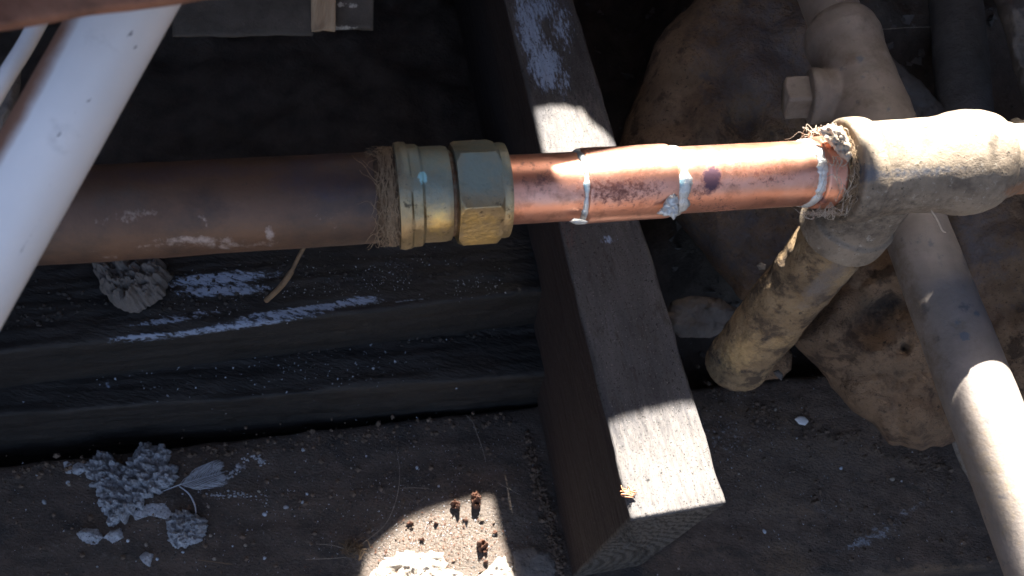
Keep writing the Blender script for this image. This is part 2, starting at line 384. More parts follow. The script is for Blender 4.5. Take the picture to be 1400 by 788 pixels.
wallbox(-.75, -.75, -.6, 1.2, .0, .92, name='left_wall')
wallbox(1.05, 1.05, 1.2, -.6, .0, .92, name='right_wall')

# added unseen slab above the pit, holes shaped to place the sun patches
DH = -.10                                    # deck underside lies 0.10 m above the camera
P1, P2 = at(50, 297, .294), at(1050, 240, .3475)      # centre line of the horizontal pipe run
AXV = P2-P1; AXN = AXV.normalized()
def axp(px):                                  # point of the centre line seen at column px
    a = ROTI @ (P1-CAM); b = ROTI @ AXV; k = (px-CX)/F
    return P1+AXV*((-k*a.z-a.x)/(b.x+k*b.z))
def axt(px): return (axp(px)-P1).length*(1 if px > 50 else -1)
AXT = (at(1400, 217, .3625)-axp(1150)).normalized()
tb = axp(1150)
def tt(px):
    a = ROTI @ (tb-CAM); b = ROTI @ AXT; kk = (px-CX)/F; return (-kk*a.z-a.x)/(b.x+kk*b.z)
def surf(px, py, A, d, r):                    # point seen at a pixel on the round pipe of radius r through A along d
    o = CAM-A; v = ray(px, py); oo = o-d*o.dot(d); vv_ = v-d*v.dot(d); a = vv_.dot(vv_); b = 2*oo.dot(vv_); c = oo.dot(oo)-r*r
    q = b*b-4*a*c; k = (-b-math.sqrt(max(0, q)))/(2*a); return CAM+v*k
def tomask(p): return p+sdir*((CAM.z-DH-p.z)/sdir.z)
LIT = [  # (height below camera, lit outline in photo pixels)
    (JH, [(732, 150), (760, 145), (795, 149), (808, 168), (825, 180), (848, 206), (830, 235), (768, 240), (743, 205)]),
    (JH, [(822, 582), (860, 570), (890, 562), (960, 549), (1030, 690), (1000, 740), (850, 740)]),
    (.335, [(1335, 425), (1328, 470), (1310, 505), (1296, 545), (1312, 600), (1340, 650), (1385, 770), (1440, 900), (1600, 900), (1520, 600), (1400, 430), (1360, 380)]),
    (.68, [(500, 765), (530, 735), (555, 712), (600, 697), (640, 684), (672, 680), (680, 715), (700, 790), (715, 860), (480, 860)]),
    (.52, [(1328, 397), (1348, 389), (1358, 408)]),
]
HOLES = [[tomask(hit(x, y, h)) for x, y in pl] for h, pl in LIT]
Y3 = Vector((0, 1, 0))
def te(px, off): return tb+AXT*tt(px)+Y3*off
HOLES.append([tomask(p) for p in [at(758, 228, .316), at(800, 212, .320), at(862, 199, .330), axp(905)+Y3*.0195, axp(930)+Y3*.018, axp(1085)+Y3*.018, axp(1112)+Y3*.0205, axp(1136)+Y3*.022,
              te(1148, .029), te(1168, .0295), te(1186, .0262), te(1274, .0265), te(1300, .0292), te(1330, .0275), te(1350, .0200), te(1366, .0170), te(1560, .0170),
              te(1560, -.022), te(1375, -.022), te(1345, -.033), te(1185, -.033), te(1160, -.021), axp(1130)-Y3*.014, axp(1030)-Y3*.018, axp(830)-Y3*.0195, axp(775)-Y3*.019]])
G0, G1 = at(1137, 15, .505), at(1346, 560, .388)      # axis of the grey pipe under the tee
GD = (G1-G0).normalized()
HOLES[4] = [tomask(at(x_, y_, .562)) for x_, y_ in [(1329, 396), (1349, 388), (1358, 409)]]
HOLES[2] = [tomask(surf(x_, y_, G0, GD, .0165)) for x_, y_ in [(1341, 428), (1333, 458), (1319, 490), (1314, 520), (1326, 560), (1349, 620), (1376, 690), (1410, 790)]]
HOLES[2] += [HOLES[2][-1]+Vector((.01, -.05, 0)), HOLES[2][-1]+Vector((.12, -.05, 0)), HOLES[2][-1]+Vector((.12, .10, 0)), HOLES[2][0]+Vector((.035, .0, 0)), HOLES[2][0]+Vector((.012, .006, 0))]
def prism(bot, top):
    n = len(bot); V = [tuple(p) for p in bot]+[tuple(p) for p in top]; me = bpy.data.meshes.new('tmp')
    me.from_pydata(V, [], [tuple(range(n))[::-1], tuple(range(n, 2*n))]+[(k, (k+1) % n, (k+1) % n+n, k+n) for k in range(n)])
    bm = bmesh.new(); bm.from_mesh(me); bmesh.ops.recalc_face_normals(bm, faces=bm.faces); bm.to_mesh(me); bm.free()
    o = bpy.data.objects.new('tmp', me); COL.objects.link(o); return o
def sun_mask():
    z = CAM.z-DH; outer = [Vector((-1.1, .08, z)), Vector((1.3, .08, z)), Vector((1.3, 1.9, z)), Vector((-1.1, 1.9, z))]
    o = prism(outer, [p+Vector((0, 0, .019)) for p in outer]); cut = []
    for H in HOLES:
        c = prism([p-sdir*.02 for p in H], [p+sdir*.06 for p in H]); cut.append(c)
        md = o.modifiers.new('b', 'BOOLEAN'); md.operation = 'DIFFERENCE'; md.object = c; md.solver = 'EXACT'
    e = o.evaluated_get(bpy.context.evaluated_depsgraph_get()).to_mesh()
    V = [tuple(v.co) for v in e.vertices]; Fc = [tuple(p.vertices) for p in e.polygons]
    for c in cut+[o]: m_ = c.data; bpy.data.objects.remove(c); bpy.data.meshes.remove(m_)
    obj('sun_mask_slab', V, Fc, 'rust_board', kind='structure', smooth=False)
sun_mask()

# ------------------------------------------------------------------ timbers
X0, X1 = -.62, .95
# sleeper plank in front, lying under the joist
h3 = .68
V, Fc = beam(lineat((1150, 790), (1380, 775), h3, X0), lineat((0, 637), (1100, 512), h3, X0), lineat((1150, 790), (1380, 775), h3, X1), lineat((0, 637), (1100, 512), h3, X1),
             .13, stepL=.003, stepS=.003, rnd=.005, amp=.0011, gsc=(8, 90), seed=3)
obj('sleeper_plank', V, Fc, 'plank_wood', cat='plank', label='wide dark dusty plank lying lowest, in front, under the near end of the joist', attrs={
    'dust': spots([(1130, 640, 360, 180, 0, .85), (300, 660, 330, 110, 0, .42), (1350, 700, 160, 120, 0, .6), (600, 740, 160, 70, 0, .6), (230, 640, 150, 50, 0, .35)]), 'lime': spots([(1190, 735, 60, 12, -25, .62), (1240, 700, 50, 8, -25, .55), (1130, 700, 40, 8, 25, .5), (990, 600, 60, 40, 0, .45), (330, 640, 30, 7, -30, .5), (320, 680, 60, 4, 3, .5), (570, 725, 18, 20, 0, .4)]),
    'tan': spots([(1075, 770, 50, 35, 0, .8), (1020, 565, 110, 14, 5, .7), (1080, 690, 70, 30, 0, .6), (1150, 605, 70, 30, 0, .6), (370, 590, 60, 9, -8, .4), (1270, 780, 110, 12, -4, .8)]),
    'wrinkle': spots([(600, 745, 130, 60, -15, .95)], .8)})
XJ = .085
def sidebeam(name, h, near, far, ht, m, label, attrs, xe, seed):
    V, Fc = beam(lineat(*near, h, X0), lineat(*far, h, X0), lineat(*near, h, xe), lineat(*far, h, xe), ht, stepL=.0022, stepS=.0022, rnd=.0025, amp=.0014, gsc=(10, 160), seed=seed)
    return obj(name, V, Fc, m, cat='timber', label=label, attrs=attrs)
sidebeam('low_timber', .615, ((0, 570), (700, 516)), ((0, 480), (700, 425)), .15, 'tarred_wood', 'black tarred timber forming the middle step behind the front plank',
         {'lime': spots([(150, 525, 10, 10, 0, .5), (250, 495, 30, 3, -5, .5), (300, 488, 40, 3, -5, .5), (400, 480, 20, 4, -30, .5)]), 'dust': spots([(440, 510, 150, 35, -6, .4), (270, 545, 70, 12, -6, .35), (50, 470, 40, 20, 0, .4)])}, XJ+.01, 5)
sidebeam('upper_timber', .555, ((160, 465), (690, 405)), ((160, 345), (690, 280)), .15, 'tarred_wood', 'black tarred timber with blue-white lime streaks right under the brown pipe',
         {'lime': spots([(300, 381, 95, 11, -4, .72), (305, 398, 80, 10, -3, .72), (310, 448, 160, 6, -8, .72), (400, 426, 110, 6, -7, .72), (450, 418, 70, 6, -7, .72), (495, 412, 40, 8, -6, .72), (220, 440, 60, 5, -6, .7), (190, 460, 50, 5, -6, .72), (560, 410, 40, 3, -6, .6), (270, 428, 60, 6, -6, .55), (520, 370, 120, 30, -5, .36), (230, 462, 60, 4, -8, .5)]),
          'dust': spots([(500, 380, 200, 50, -6, .36), (110, 400, 60, 60, 0, .3)])}, XJ, 9)
# the joist
jl0, jl1 = hit(690, 0, JH), hit(863, 710, JH); jr0, jr1 = hit(785, 0, JH), hit(993, 687, JH)
k = 1.9
jax = (jl0-jl1).normalized(); SN = np.array(Vector((jax.y, -jax.x, 0)).normalized())
V, Fc = beam(jl1, jr1, jl1+(jl0-jl1)*k, jr1+(jr0-jr1)*k, h3-JH-.001, stepL=.0016, stepS=.0012, rnd=.0026, amp=.0008, gsc=(14, 260), seed=1, capamp=.004)
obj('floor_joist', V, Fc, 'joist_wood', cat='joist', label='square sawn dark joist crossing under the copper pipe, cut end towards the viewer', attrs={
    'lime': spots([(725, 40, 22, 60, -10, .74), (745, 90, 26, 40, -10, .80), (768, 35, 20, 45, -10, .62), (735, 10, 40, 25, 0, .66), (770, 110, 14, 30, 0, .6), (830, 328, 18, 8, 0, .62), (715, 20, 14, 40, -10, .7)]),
    'sun_pale': spots([(925, 650, 130, 110, 0, .95), (785, 190, 60, 70, 0, .95)]),  # wood painted paler where the two sun patches fall
    'red': spots([(775, 290, 30, 80, -10, .6), (750, 320, 30, 60, 0, .6), (790, 215, 70, 30, 0, .3)]),
    'side': lambda V: np.where(np.abs(((V-np.array(jl1)) @ SN)) < .0035, 1.0, 0.0)*np.clip((jl1.z-V[:, 2])/.004, 0, 1),  # left face reddish, and darkened in colour for its shade
    'endg': lambda V: np.where(((V-np.array(jl1)) @ np.array(jax)) < .003, .85, 0.0)*np.clip((jl1.z-V[:, 2])/.003, 0, 1),
    'char': spots([(0, 0, 1, 1)])})
# hanging noggin at the top
def pbox(name, pix, h, ht, m, parent, **kw):
    (a, b, c, d) = [hit(x, y, h) for x, y in pix]
    V, Fc = beam(a, d, b, c, ht, stepL=.003, stepS=.003, rnd=.003, amp=.0012, gsc=(20, 90), seed=len(name)); return obj(name, V, Fc, m, parent, **kw)
ng = thing('timber_noggin', 'short dark timber block with a pale splintered strip at the top of the picture', 'timber', tuple(hit(380, 20, .47)))
def vslab(name, x0, x1, y0, y1, d, th, m, parent, amp=.001, attrs=None, y0r=None, y1r=None, seed=0):
    """board standing across the view: face given by photo pixels at distance d, real thickness th behind"""
    y0r = y0 if y0r is None else y0r; y1r = y1 if y1r is None else y1r
    A, B = at(x0, y1, d), at(x0, y0, d); C_, D = at(x1, y1r, d), at(x1, y0r, d)
    dn = (ray((x0+x1)/2, (y0+y1)/2)).normalized()
    V, Fc = beam(A, B, C_, D, th, stepL=.0025, stepS=.0025, rnd=.0025, amp=amp, gsc=(40, 60), seed=seed, down=dn)
    return obj(name, V, Fc, m, parent, attrs=attrs)
vslab('block', 236, 428, -90, 52, .60, .06, 'block_paint', ng, seed=2, y1r=50)
vslab('splintered_strip', 426, 458, -90, 46, .596, .05, 'splinter_wood', ng, amp=.003, seed=4, y1r=43)
vslab('block', 455, 510, -90, 42, .605, .055, 'block_paint', ng, seed=6, y1r=43, attrs={'lime': spots([(467, 6, 8, 5, 0, .8), (483, 8, 9, 4, 0, .8), (470, 38, 26, 4, 0, .75)])})
# near board at top left (out of focus)
A, B = at(-60, 52, .135), at(-60, -160, .150); C_, D = at(360, -14, .165), at(360, -230, .180)
V, Fc = beam(A, B, C_, D, .018, stepL=.002, stepS=.002, rnd=.003, amp=.0012, gsc=(30, 60), seed=8, down=ray(100, 0).normalized())
obj('floorboard_edge', V, Fc, 'rust_board', cat='board', label='blurred reddish brown board edge close to the viewer at the top left corner')

# ------------------------------------------------------------------ main pipe run
def T(px): return axt(px)
run = thing('copper_pipe_run', 'long pipe run of brown pipe, brass coupling, bright copper and dusty cast tee', 'pipe', tuple(P1))
prof = [(T(-60), .0176), (T(520), .0176)]
V, Fc = lathe(P1, AXN, fill(prof, .002), 120, amp=.00022, nsc=60)
obj('old_pipe', V, Fc, 'old_copper', run, attrs={
    'lime': spots([(175, 295, 60, 12, -12, .6), (265, 328, 70, 6, 0, .78), (310, 335, 60, 8, 0, .66), (368, 322, 8, 16, 0, .8), (225, 335, 60, 4, -4, .6), (280, 300, 6, 20, -25, .6), (460, 300, 60, 20, 0, .4), (365, 333, 18, 5, 0, .6), (250, 318, 50, 6, 0, .4), (150, 352, 12, 3, 0, .6), (270, 290, 8, 18, -20, .5), (130, 345, 30, 12, 0, .4), (200, 345, 70, 6, -5, .4)]),
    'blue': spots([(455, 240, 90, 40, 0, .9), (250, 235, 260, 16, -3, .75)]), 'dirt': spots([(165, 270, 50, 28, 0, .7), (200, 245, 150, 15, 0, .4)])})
# brass coupling
cp = thing('brass', '', '', tuple(P1)); bpy.data.objects.remove(cp); 
def hexr(th, r, R_, off, n=6, cut=1e9):
    a = ((th-off+math.pi/n) % (2*math.pi/n))-math.pi/n
    return min(R_*math.cos(math.pi/n)/math.cos(a), cut)
x = T
BF = 'verd'
verd = spots([(590, 232, 80, 50, 0, 1.3), (655, 232, 60, 50, 0, 1.3), (575, 330, 20, 30, 0, .4)]); gold = spots([(600, 300, 22, 26, 0, .85), (655, 310, 40, 26, 0, .7), (570, 325, 30, 20, 0, .5)])
blu = spots([(578, 243, 7, 10, 0, .85), (570, 232, 5, 6, 0, .5)]); drk = spots([(545, 250, 6, 60, 0, .7), (560, 325, 10, 20, 0, .5), (620, 270, 5, 80, 0, .5)])
at4 = {'verd': verd, 'gold': gold, 'blue': blu, 'dark': drk}
body_prof = [(x(541), .0186), (x(542), .0206), (x(549), .0210), (x(557), .0207), (x(560), .0196), (x(572), .0194), (x(576), .0187), (x(606), .0188), (x(612), .0183), (x(614), .0150)]
def bodyf(th, t, r):
    if x(557) < t < x(575): return hexr(th, r, .0210, .3, 8, r+.0006) if r > .019 else r
    return r
V, Fc = lathe(P1, AXN, fill(body_prof, .0006), 144, amp=.00010, nsc=220, rfun=bodyf)
body = obj('brass_coupling', V, Fc, 'brass', run, sharp=30, attrs=at4); 
V, Fc = lathe(P1, AXN, fill([(x(612), .0168), (x(616), .0170), (x(622), .0160), (x(630), .0158)], .0005), 96, amp=.0001)
obj('thread', V, Fc, 'brass', body, attrs={'dark': spots([(620, 270, 30, 120, 0, 1)]), 'verd': verd, 'gold': gold, 'blue': blu})
nx0, nx1 = x(620), x(678)
def nutf(th, t, r):
    e = min(t-nx0, nx1-t); cut = .0196+min(.0020, max(0, e)*.9)
    return min(hexr(th, r, .0213, R(-7), 6), cut)
V, Fc = lathe(P1, AXN, [(nx0, .016)]+fill([(nx0+.00001, .02), (nx1-.00001, .02)], .0005)+[(nx1, .0165)], 288, amp=.00006, nsc=180, rfun=lambda th, t, r: r if r < .0195 else nutf(th, t, r))
nut = obj('compression_nut', V, Fc, 'brass', run, sharp=22, attrs={'verd': spots([(655, 230, 60, 52, 0, 1.3)]), 'gold': spots([(650, 312, 40, 30, 0, .8)]), 'blue': spots([(647, 213, 5, 4, 0, .4)]), 'dark': spots([(622, 270, 5, 60, 0, .8)])})
V, Fc = lathe(P1, AXN, fill([(x(677), .0188), (x(685), .0190), (x(690), .0187), (x(691), .0146)], .0006), 128, amp=.00006, nsc=200)
obj('nut_collar', V, Fc, 'brass', nut, sharp=30, attrs={'verd': verd, 'gold': spots([(690, 310, 20, 25, 0, .5)]), 'blue': blu, 'dark': spots([(0, 0, 1, 1)])})
# copper tube, sleeve, solder
cop = {'purple': spots([(972, 245, 15, 24, 10, 1.0), (1000, 248, 120, 9, -3, .48), (725, 240, 50, 40, 0, .46), (850, 254, 80, 16, 0, .58), (820, 285, 40, 6, 0, .45), (985, 268, 30, 8, 40, .5), (830, 205, 50, 7, 0, .5), (718, 232, 30, 10, 0, .4)]),
       'pale': spots([(715, 225, 25, 14, 20, .4), (880, 290, 50, 8, 0, .4), (1030, 275, 80, 12, 0, .3)]), 'speck': spots([(845, 258, 80, 30, 0, .66), (1040, 232, 70, 26, 0, .62), (950, 265, 30, 24, 0, .55), (985, 285, 40, 12, 0, .55), (760, 275, 60, 20, 0, .3)])}
V, Fc = lathe(P1, AXN, fill([(x(684), .0139), (x(1150), .0139)], .0012), 128, amp=.00007, nsc=90)
ct = obj('copper_tube', V, Fc, 'copper', run, attrs=cop)
V, Fc = lathe(P1, AXN, fill([(x(791), .0140), (x(793), .0151), (x(796), .01535), (x(902), .01535), (x(909), .0152), (x(911), .0140)], .0008), 128, amp=.0001, nsc=80)
obj('copper_sleeve', V, Fc, 'copper', run, sharp=30, attrs=cop)
def ringbead(name, c, w_, r0, r1, wob, seed, m='solder', par=run, attrs=None, wid=None):
    V = []; Fc = []; n = 160; mseg = 14; u, v = frame(AXN)
    for k in range(n):
        th = 2*math.pi*k/n; d = u*math.cos(th)+v*math.sin(th)
        e = noise.fractal(Vector((math.cos(th)*2+seed, math.sin(th)*2, seed)), 1, 2, 4)
        ww = w_*(1+.7*e)*(wid(th) if wid else 1); cc = x(c)+wob*noise.noise(Vector((math.cos(th)*1.3, math.sin(th)*1.3+seed, 2)))
        for j in range(mseg):
            a = 2*math.pi*j/mseg; jag = 1+.35*noise.noise(Vector((th*6+seed, j*.8, seed)))
            hgt = (r1-r0)*(max(0, math.sin(a)))*(1+.8*e) if math.sin(a) > 0 else 0
            V.append(tuple(P1+AXN*(cc+ww*math.cos(a)*jag)+d*(r0+hgt-(.001 if math.sin(a) < 0 else 0))))
    for k in range(n):
        for j in range(mseg):
            a = k*mseg+j; b = k*mseg+(j+1) % mseg; c2 = ((k+1) % n)*mseg
            Fc.append((a, c2+j, c2+(j+1) % mseg, b))
    return obj(name, V, Fc, m, par, attrs=attrs)
cy = {'cyan': spots([(793, 255, 12, 30, 0, .8), (925, 248, 14, 16, 0, .9), (790, 220, 10, 20, 0, .5)])}
lo_w = lambda th: 1+1.2*max(0, math.cos(th-R(-55)))**3
ringbead('solder_ring', 790, .0013, .0138, .0148, .0006, 1, attrs=cy)
ringbead('solder_ring', 918, .0024, .0138, .01455, .0012, 5, attrs=cy)
ringbead('solder_ring', 1100, .0026, .0136, .0148, .0012, 9, attrs={'cyan': spots([(1100, 230, 10, 20, 0, .6)])})
def lumpat(name, outline, d, th, m, par=None, **kw):
    o = kw.pop('o', {}); V, Fc = rock(outline, ondepth(d), -ray(*outline[0]).normalized(), th, **kw); return obj(name, V, Fc, m, par, **o)
lumpat('solder_drip', [(897, 292), (905, 284), (912, 270), (918, 262), (927, 268), (929, 280), (928, 291), (921, 302), (917, 296), (906, 295)], .3255, .0014, 'solder', run, nring=12, nout=80, amp=.3, nsc=500, jag=.05, seed=3)
lumpat('solder_drip', [(778, 303), (784, 298), (796, 300), (805, 303), (800, 307), (786, 307)], .323, .002, 'solder', run, nring=10, nout=60, amp=.3, nsc=500, jag=.05, seed=4)
V, Fc = lathe(P1, AXN, fill([(x(1107), .0139), (x(1109), .0153), (x(1130), .0156), (x(1133), .0152), (x(1134), .0148)], .0007), 128, amp=.00012, nsc=90)
obj('copper_collar', V, Fc, 'copper', run, attrs={'purple': spots([(1120, 275, 14, 20, 0, .6), (1108, 255, 6, 20, 0, .6)]), 'pale': spots([(1120, 240, 20, 20)]), 'speck': spots([(1120, 270, 20, 30, 0, .5)])})
V, Fc = lathe(P1, AXN, fill([(x(1132), .0150), (x(1160), .0156), (x(1190), .0156)], .0007), 96, amp=.0002, nsc=200, rfun=lambda th, t, r: r+.0004*math.sin(t*2*math.pi/.0018))
obj('threaded_spigot', V, Fc, 'brass', run, attrs={'dark': spots([(1140, 260, 60, 100, 0, .5)]), 'verd': spots([(1140, 240, 60, 60, 0, .7)]), 'gold': spots([(0, 0, 1, 1)]), 'blue': spots([(0, 0, 1, 1)])})
# cast tee: body and downward branch fused into one skin
tprof = [(tt(1145), .0158), (tt(1146), .0216), (tt(1149), .0226), (tt(1166), .0229), (tt(1176), .0226), (tt(1182), .0210), (tt(1187), .0205), (tt(1200), .0204), (tt(1270), .0206), (tt(1284), .0212), (tt(1298), .0226), (tt(1315), .0232), (tt(1332), .0228), (tt(1346), .0214), (tt(1354), .0190), (tt(1356), .0150)]
VA, FA = lathe(tb, AXT, fill(tprof, .001), 110, amp=.00035, nsc=70)
bc = tb+AXT*tt(1222)
bdir = (at(1138, 330, .395)-at(1222, 232, .3545)).normalized(); bdir = (bdir*.6+Vector((0, 0, -1))*.4).normalized()
bprof = [(0, .0150), (.010, .0175), (.030, .0190), (.034, .0192), (.0352, .0212), (.046, .0213), (.0478, .0206), (.048, .0150)]
VB, FB = lathe(bc, bdir, fill(bprof, .001), 100, amp=.0003, nsc=70)
def fused(name, parts, vox, it, m, par, attrs=None):
    V, Fc = join(*parts); me = bpy.data.meshes.new('tmp'); me.from_pydata([tuple(p) for p in V], [], Fc)
    o = bpy.data.objects.new('tmp', me); COL.objects.link(o)
    md = o.modifiers.new('r', 'REMESH'); md.mode = 'VOXEL'; md.voxel_size = vox
    md = o.modifiers.new('s', 'SMOOTH'); md.iterations = it; md.factor = .5
    dg = bpy.context.evaluated_depsgraph_get(); e = o.evaluated_get(dg).to_mesh()
    VV = np.zeros(len(e.vertices)*3); e.vertices.foreach_get('co', VV); VV = VV.reshape(-1, 3); FF = [tuple(p.vertices) for p in e.polygons]
    bpy.data.objects.remove(o); bpy.data.meshes.remove(me)
    return obj(name, VV, FF, m, par, attrs=attrs)
tee = fused('cast_tee', [(VA, FA), (VB, FB)], .0007, 3, 'tee_metal', run, {
    'bare': spots([(1185, 238, 26, 16, 0, .9), (1260, 236, 90, 10, -3, .75), (1190, 250, 24, 14, 0, .6), (1140, 315, 20, 8, 45, .3)]),
    'green': spots([(1160, 200, 8, 50, -8, .8), (1150, 180, 12, 12, 0, .4)]), 'grime': spots([(1358, 200, 9, 30, 0, .85), (1350, 240, 14, 30, 0, .42), (1200, 295, 130, 40, -5, .8), (1290, 265, 80, 20, -5, .5), (1320, 270, 30, 8, -10, .55), (1215, 233, 60, 8, 0, .3)]),
    'rust': spots([(1390, 262, 20, 10)])})
V, Fc = lathe(tb, AXT, fill([(tt(1350), .0152), (tt(1352), .0168), (tt(1372), .0168), (tt(1376), .0156), (tt(1376)+.34, .0156)], .002), 96, amp=.00025, nsc=80)
obj('outlet_pipe', V, Fc, 'tee_metal', run, attrs={'rust': spots([(1400, 262, 40, 14, 0, .9)]), 'bare': spots([(0, 0, 1, 1)]), 'green': spots([(0, 0, 1, 1)]), 'grime': spots([(1375, 215, 8, 30, 0, .5)])})
# branch pipe going down, wrapped in flaking crust
b0 = bc+bdir*.044
bt0 = (at(1004, 500, .520)-b0); bl = bt0.length
bprof2 = [(0, .0168), (bl*.08, .0172), (bl*.5, .0180), (bl*.72, .0184), (bl*.93, .0190), (bl*.99, .0190), (bl, .0187), (bl+.0005, .0165), (bl-.004, .0155)]
V, Fc = lathe(b0, bt0, fill(bprof2, .0012), 130, amp=.0013, nsc=75, seed=4)
bp = obj('branch_pipe', V, Fc, 'crust_pipe', run, attrs={'clean': spots([(1130, 385, 55, 16, -47, .95), (1150, 350, 30, 14, -47, .6)]), 'dark': spots([(975, 488, 3, 16, -35, .9), (983, 494, 3, 14, -30, .9), (1000, 505, 16, 3, 10, .8), (1018, 508, 14, 3, 0, .8), (1008, 497, 16, 3, 8, .7), (1035, 400, 12, 60, 40, .6), (1045, 465, 30, 5, -35, .85), (1065, 440, 40, 6, 10, .6), (985, 500, 30, 5, 30, .6), (1010, 470, 40, 4, -38, .8)]),
    'yellow': spots([(1015, 482, 40, 26, -40, .95), (1055, 470, 40, 10, -15, .7), (1090, 370, 50, 8, -50, .4), (1050, 425, 30, 10, -50, .5)])})
lumpat('crust_flake', [(1040, 462), (1060, 455), (1080, 452), (1096, 450), (1097, 457), (1086, 463), (1070, 468), (1050, 474)], .470, .004, 'crust_pipe', run, nring=10, nout=70, amp=.3, nsc=300, jag=.05, seed=5)
V, Fc = lathe(P1, AXN, fill([(x(512), .0176), (x(517), .0182), (x(541), .0188), (x(542), .017)], .0006), 96, amp=.0006, nsc=200)
obj('hemp_core', V, Fc, 'hemp_mass', run)
V, Fc = lathe(P1, AXN, fill([(x(1136), .0150), (x(1140), .0168), (x(1156), .0205), (x(1160), .0212), (x(1161), .017)], .0006), 110, amp=.0012, nsc=160)
obj('hemp_core', V, Fc, 'hemp_mass', run)
# hemp strands
def strands(name, n, gen, r, m, par, kind='stuff', **kw):
    parts = [tube(gen(i), r*random.uniform(.6, 1.2), 4) for i in range(n)]; V, Fc = join(*parts); return obj(name, V, Fc, m, par, smooth=True, kind=kind, **kw)
uu, vv = frame(AXN)
def around(px, th, r): return P1+AXN*x(px)+(uu*math.cos(th)+vv*math.sin(th))*r
def hempA(i):   # wound round the old pipe before the brass coupling
    th = random.uniform(0, 6.28); px = random.gauss(531, 6); sp = random.uniform(.4, 2.2); out = []; dr = random.uniform(-1, 1)*6
    for j in range(14): out.append(around(px+dr*j/14+2*math.sin(j+i), th+sp*j/14, .0180+.0012*random.random()+.0004*math.sin(j*.9+i)))
    return smoothpath(out, 3)
strands('hemp_wrap', 340, hempA, .00014, 'hemp', run)
def hempA2(i):  # loose ends lying back along the old pipe
    th = random.uniform(-1.3, 1.3); px = random.uniform(518, 536); L = random.uniform(6, 34); w_ = random.uniform(-.9, .9); out = []
    for j in range(9): out.append(around(px-L*j/8+random.uniform(-1, 1), th+w_*(j/8)**1.5+.05*math.sin(j), .0184+.0006*j/8*random.uniform(0, 3)))
    return smoothpath(out, 4)
strands('loose_hemp', 40, hempA2, .00010, 'hemp', run)
def hempB(i):
    th = random.uniform(0, 6.28); px = random.uniform(1134, 1160); sp = random.uniform(.3, 2.0); dr = random.uniform(-1, 1)*8; out = []
    rr = .0160+.004*max(0, (px-1136)/24)
    for j in range(14): out.append(around(min(1163, px+dr*j/14+2.5*math.sin(j*1.1+i)), th+sp*j/14, rr+.0014*random.random()))
    return smoothpath(out, 3)
strands('hemp_wrap', 420, hempB, .00017, 'hemp', run)
def hempC(i):
    th = random.choice([random.uniform(.9, 1.9), random.uniform(-2.0, -.9), random.uniform(-.8, .8)]); px = random.uniform(1115, 1150); L = random.uniform(-10, 45); w_ = random.uniform(-.7, .7); out = []; ph = random.uniform(0, 6)
    for j in range(9): out.append(around(px-L*j/8, th+w_*j/8+.12*math.sin(j*1.3+ph), .0165+.0045*abs(math.sin(j*.8+ph))*random.uniform(.3, 1)))
    return smoothpath(out, 4)
strands('loose_hemp', 60, hempC, .00014, 'pale_fibre', run)
lumpat('hemp_tuft', [(1118, 178), (1135, 168), (1152, 175), (1162, 195), (1166, 220), (1158, 222), (1146, 212), (1133, 196)], .338, .003, 'pale_fibre', run, nring=12, nout=90, amp=.6, nsc=400, jag=.08, seed=8)

# ------------------------------------------------------------------ other pipes
wp = thing('white_pipe', 'thick blurred white plastic pipe running diagonally at the left edge', 'pipe', tuple(at(90, 150, .19)))
a, b = at(185, -11, .196), at(-48, 404, .190); d_ = (b-a).normalized()
V, Fc = lathe(a-d_*.06, d_, fill([(0, .0099), ((b-a).length+.16, .0099)], .002), 96, amp=.00005, nsc=40)
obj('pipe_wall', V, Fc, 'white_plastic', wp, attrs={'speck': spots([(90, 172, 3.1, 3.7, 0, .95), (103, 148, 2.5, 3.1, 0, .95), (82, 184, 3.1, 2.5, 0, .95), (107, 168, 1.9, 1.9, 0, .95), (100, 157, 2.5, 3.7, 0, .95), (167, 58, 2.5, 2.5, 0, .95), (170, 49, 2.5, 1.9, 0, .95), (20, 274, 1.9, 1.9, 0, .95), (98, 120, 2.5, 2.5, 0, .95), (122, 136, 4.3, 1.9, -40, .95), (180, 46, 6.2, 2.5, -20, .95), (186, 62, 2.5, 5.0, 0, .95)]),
    'brown': spots([(30, 130, 200, 20, -61, 2.0)]), 'line': spots([(40, 325, 3, 55, 30, .6), (75, 270, 3, 40, 32, .4)])})  # brown band paints the board's reflection and shading on the left edge
cb = smoothpath([at(64, 10, .225), at(34, 64, .222), at(10, 102, .22), at(-18, 150, .22), at(-50, 200, .22)], 14)
V, Fc = tube(cb, .0022, 24, False); obj('thin_white_pipe', V, Fc, 'white_plastic', cat='pipe', label='thin white pipe left of the thick white one in the top left corner', attrs={'speck': spots([(0, 0, 1, 1)]), 'brown': spots([(20, 80, 8, 60, 30, .5)]), 'line': spots([(0, 0, 1, 1)])})
